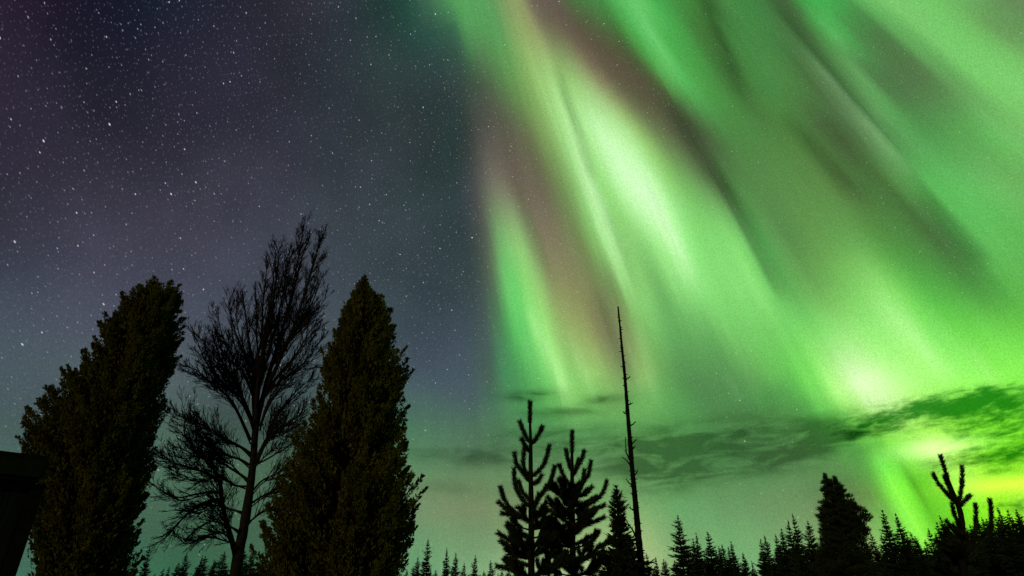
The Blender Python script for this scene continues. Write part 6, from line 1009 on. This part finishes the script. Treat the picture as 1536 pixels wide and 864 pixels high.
# ------------------------------------------------------------------ treeline: single spruces, one mesh per variety shared by its copies
VAR = []
for s, (r0, pw, nb) in enumerate([(1.75, 0.85, 13), (1.35, 0.8, 12), (2.0, 0.95, 14), (1.5, 1.05, 12), (1.15, 0.75, 11), (1.8, 1.1, 13)]):
    VAR.append(spruce_mesh(100 + s, 9.0, r0, 62, nb + 2, pw, 0.12, 9).mesh('spruce_tree', M_SPRUCE))
TIPS = [
    (626, 834, 'small dark spruce tip touching the right foot of the pointed leafy tree'),
    (643, 807, 'slim spruce just right of the pointed leafy tree, tallest in that gap'),
    (672, 820, 'second tallest spruce in the gap between the pointed leafy tree and the young pines'),
    (684, 828, 'thin spruce close against the right side of the second tallest one in the left gap'),
    (698, 843, 'tiny low spruce between two taller ones left of the young pines'),
    (713, 832, 'slender ragged spruce left of the young pines, third from them'),
    (725, 855, 'lowest spruce tip left of the young pines, barely above the frame bottom'),
    (738, 839, 'dark spruce tip hugging the left foot of the taller young pine'),
    (973, 828, 'bushy low spruce immediately right of the dead trunk foot'),
    (985, 834, 'thin spruce spike second to the right of the dead trunk foot'),
    (994, 838, 'small spruce midway between the dead trunk and the tall pointed spruce'),
    (1002, 840, 'little spruce tip close to the left of the tall pointed spruce'),
    (1014.6, 772, 'tall pointed spruce standing clear of its neighbours right of the dead trunk'),
    (1040, 806, 'left half of a twin-topped spruce pair right of the tall pointed spruce'),
    (1046, 797, 'right, taller half of the twin-topped spruce pair right of the tall pointed spruce'),
    (1063, 796, 'blunt-topped dark spruce right of the twin-topped pair'),
    (1076, 818, 'low spruce leaning on the right side of the blunt-topped one'),
    (1085, 816, 'ragged spruce spike, left of two equal ones beyond the blunt-topped spruce'),
    (1091, 819, 'ragged spruce spike, right of two equal ones beyond the blunt-topped spruce'),
    (1098, 811, 'spruce with a sloping right side, last tall one before the dip in the treeline'),
    (1112, 828, 'small spruce on the left slope of the dip in the treeline'),
    (1119, 836, 'very small spruce at the bottom of the dip in the treeline'),
    (1129, 840, 'shortest spruce at the right of the dip in the treeline'),
    (1136, 807, 'slim spruce that rises first after the dip in the treeline'),
    (1148, 802, 'needle-thin spruce right of the first slim one after the dip'),
    (1159, 800, 'ragged spruce third after the dip in the treeline'),
    (1164.5, 792, 'rounded spruce top left of the tall trio beside the bushy pine'),
    (1177, 778, 'leftmost of the tall spruce trio left of the bushy pine'),
    (1189, 768, 'tallest and middle one of the spruce trio left of the bushy pine'),
    (1209, 781, 'rightmost of the tall spruce trio left of the bushy pine'),
    (1224, 803, 'low spruce wedged against the left foot of the bushy pine'),
    (1311, 797, 'short spruce at the right foot of the bushy pine'),
    (1322, 800, 'short spruce in front of the gap right of the bushy pine'),
    (1321, 764, 'tall leaning spruce right of the bushy pine, left of a pair'),
    (1345, 769, 'tall spruce right of the bushy pine, right of a pair'),
    (1367, 797, 'low spruce on the slope down towards the bright green gap'),
    (1374, 803, 'lower spruce next on the slope towards the bright green gap'),
    (1385, 809, 'lowest spruce in the bright green gap left of the forked pine'),
    (1392, 791, 'thin spruce that starts the rise towards the forked pine'),
    (1400, 782, 'second spruce of the rise towards the forked pine'),
    (1410, 771, 'pointed spruce just left of the forked pine, tallest of the rise'),
    (1421, 782, 'spruce tip showing through at the left shoulder of the forked pine'),
    (1499, 760, 'first and tallest spruce right of the forked pine'),
    (1508, 764, 'second spruce right of the forked pine, close against the first'),
    (1518, 763, 'third spruce right of the forked pine'),
    (1523, 770, 'fourth spruce right of the forked pine, lower than the third'),
    (1531, 778, 'low spruce next to the right edge of the view'),
    (228, 818, 'dark little spruce in the gap right of the leaning leafy tree foot'),
    (207, 838, 'low spruce at the very foot of the leaning leafy tree'),
    (281, 828, 'small spruce seen through the lowest twigs of the bare tree'),
    (300, 832, 'spruce tip left of the bare tree trunk, near its foot'),
    (322, 838, 'low spruce tip close to the left of the bare tree trunk'),
]
rng = random.Random(77)
def add_spruce(px, py, Y, v, wide):
    tip = at(px, py, Y)
    o = bpy.data.objects.new('spruce_tree', VAR[v])
    o.location = (tip.x, Y, 0)
    k = tip.z / 9.0
    o.scale = (k * wide, k * wide, k)
    o.rotation_euler = (rng.gauss(0, 0.022), rng.gauss(0, 0.022), rng.uniform(0, 6.28))
    scene.collection.objects.link(o)
    return o
for i, (px, py, lab) in enumerate(TIPS):
    Y = rng.uniform(58, 78)
    v = rng.randrange(6); wide = rng.uniform(0.95, 1.6)
    if abs(px - 1014.6) < 1: v, wide = 0, 1.3
    tag(add_spruce(px, py, Y, v, wide), lab, 'spruce tree', 'spruces of the treeline')
mass = [(190, 850), (240, 846), (290, 838), (330, 826), (400, 822), (470, 836), (560, 850), (620, 850), (660, 856), (700, 861), (740, 852), (820, 850), (900, 850), (970, 846), (1000, 849), (1030, 828),
        (1060, 824), (1090, 832), (1120, 850), (1140, 838), (1160, 820), (1180, 812), (1210, 814), (1240, 814), (1300, 814), (1330, 812),
        (1350, 798), (1375, 812), (1390, 810), (1410, 793), (1440, 776), (1480, 774), (1510, 776), (1545, 780), (1600, 775)]
mx, my = [a for a, b in mass], [b for a, b in mass]
x = 192.0
while x < 1590:
    py = float(np.interp(x, mx, my)) + rng.uniform(-3, 14)
    tag(add_spruce(x, py, rng.uniform(80, 120), rng.randrange(6), rng.uniform(1.0, 1.9)),
        'dark spruce merged into the black mass below the treeline tips', 'spruce tree', 'spruces merged in the dark treeline mass')
    x += rng.uniform(4, 7) if x > 1390 else rng.uniform(6, 11) if x > 600 else rng.uniform(10, 18)
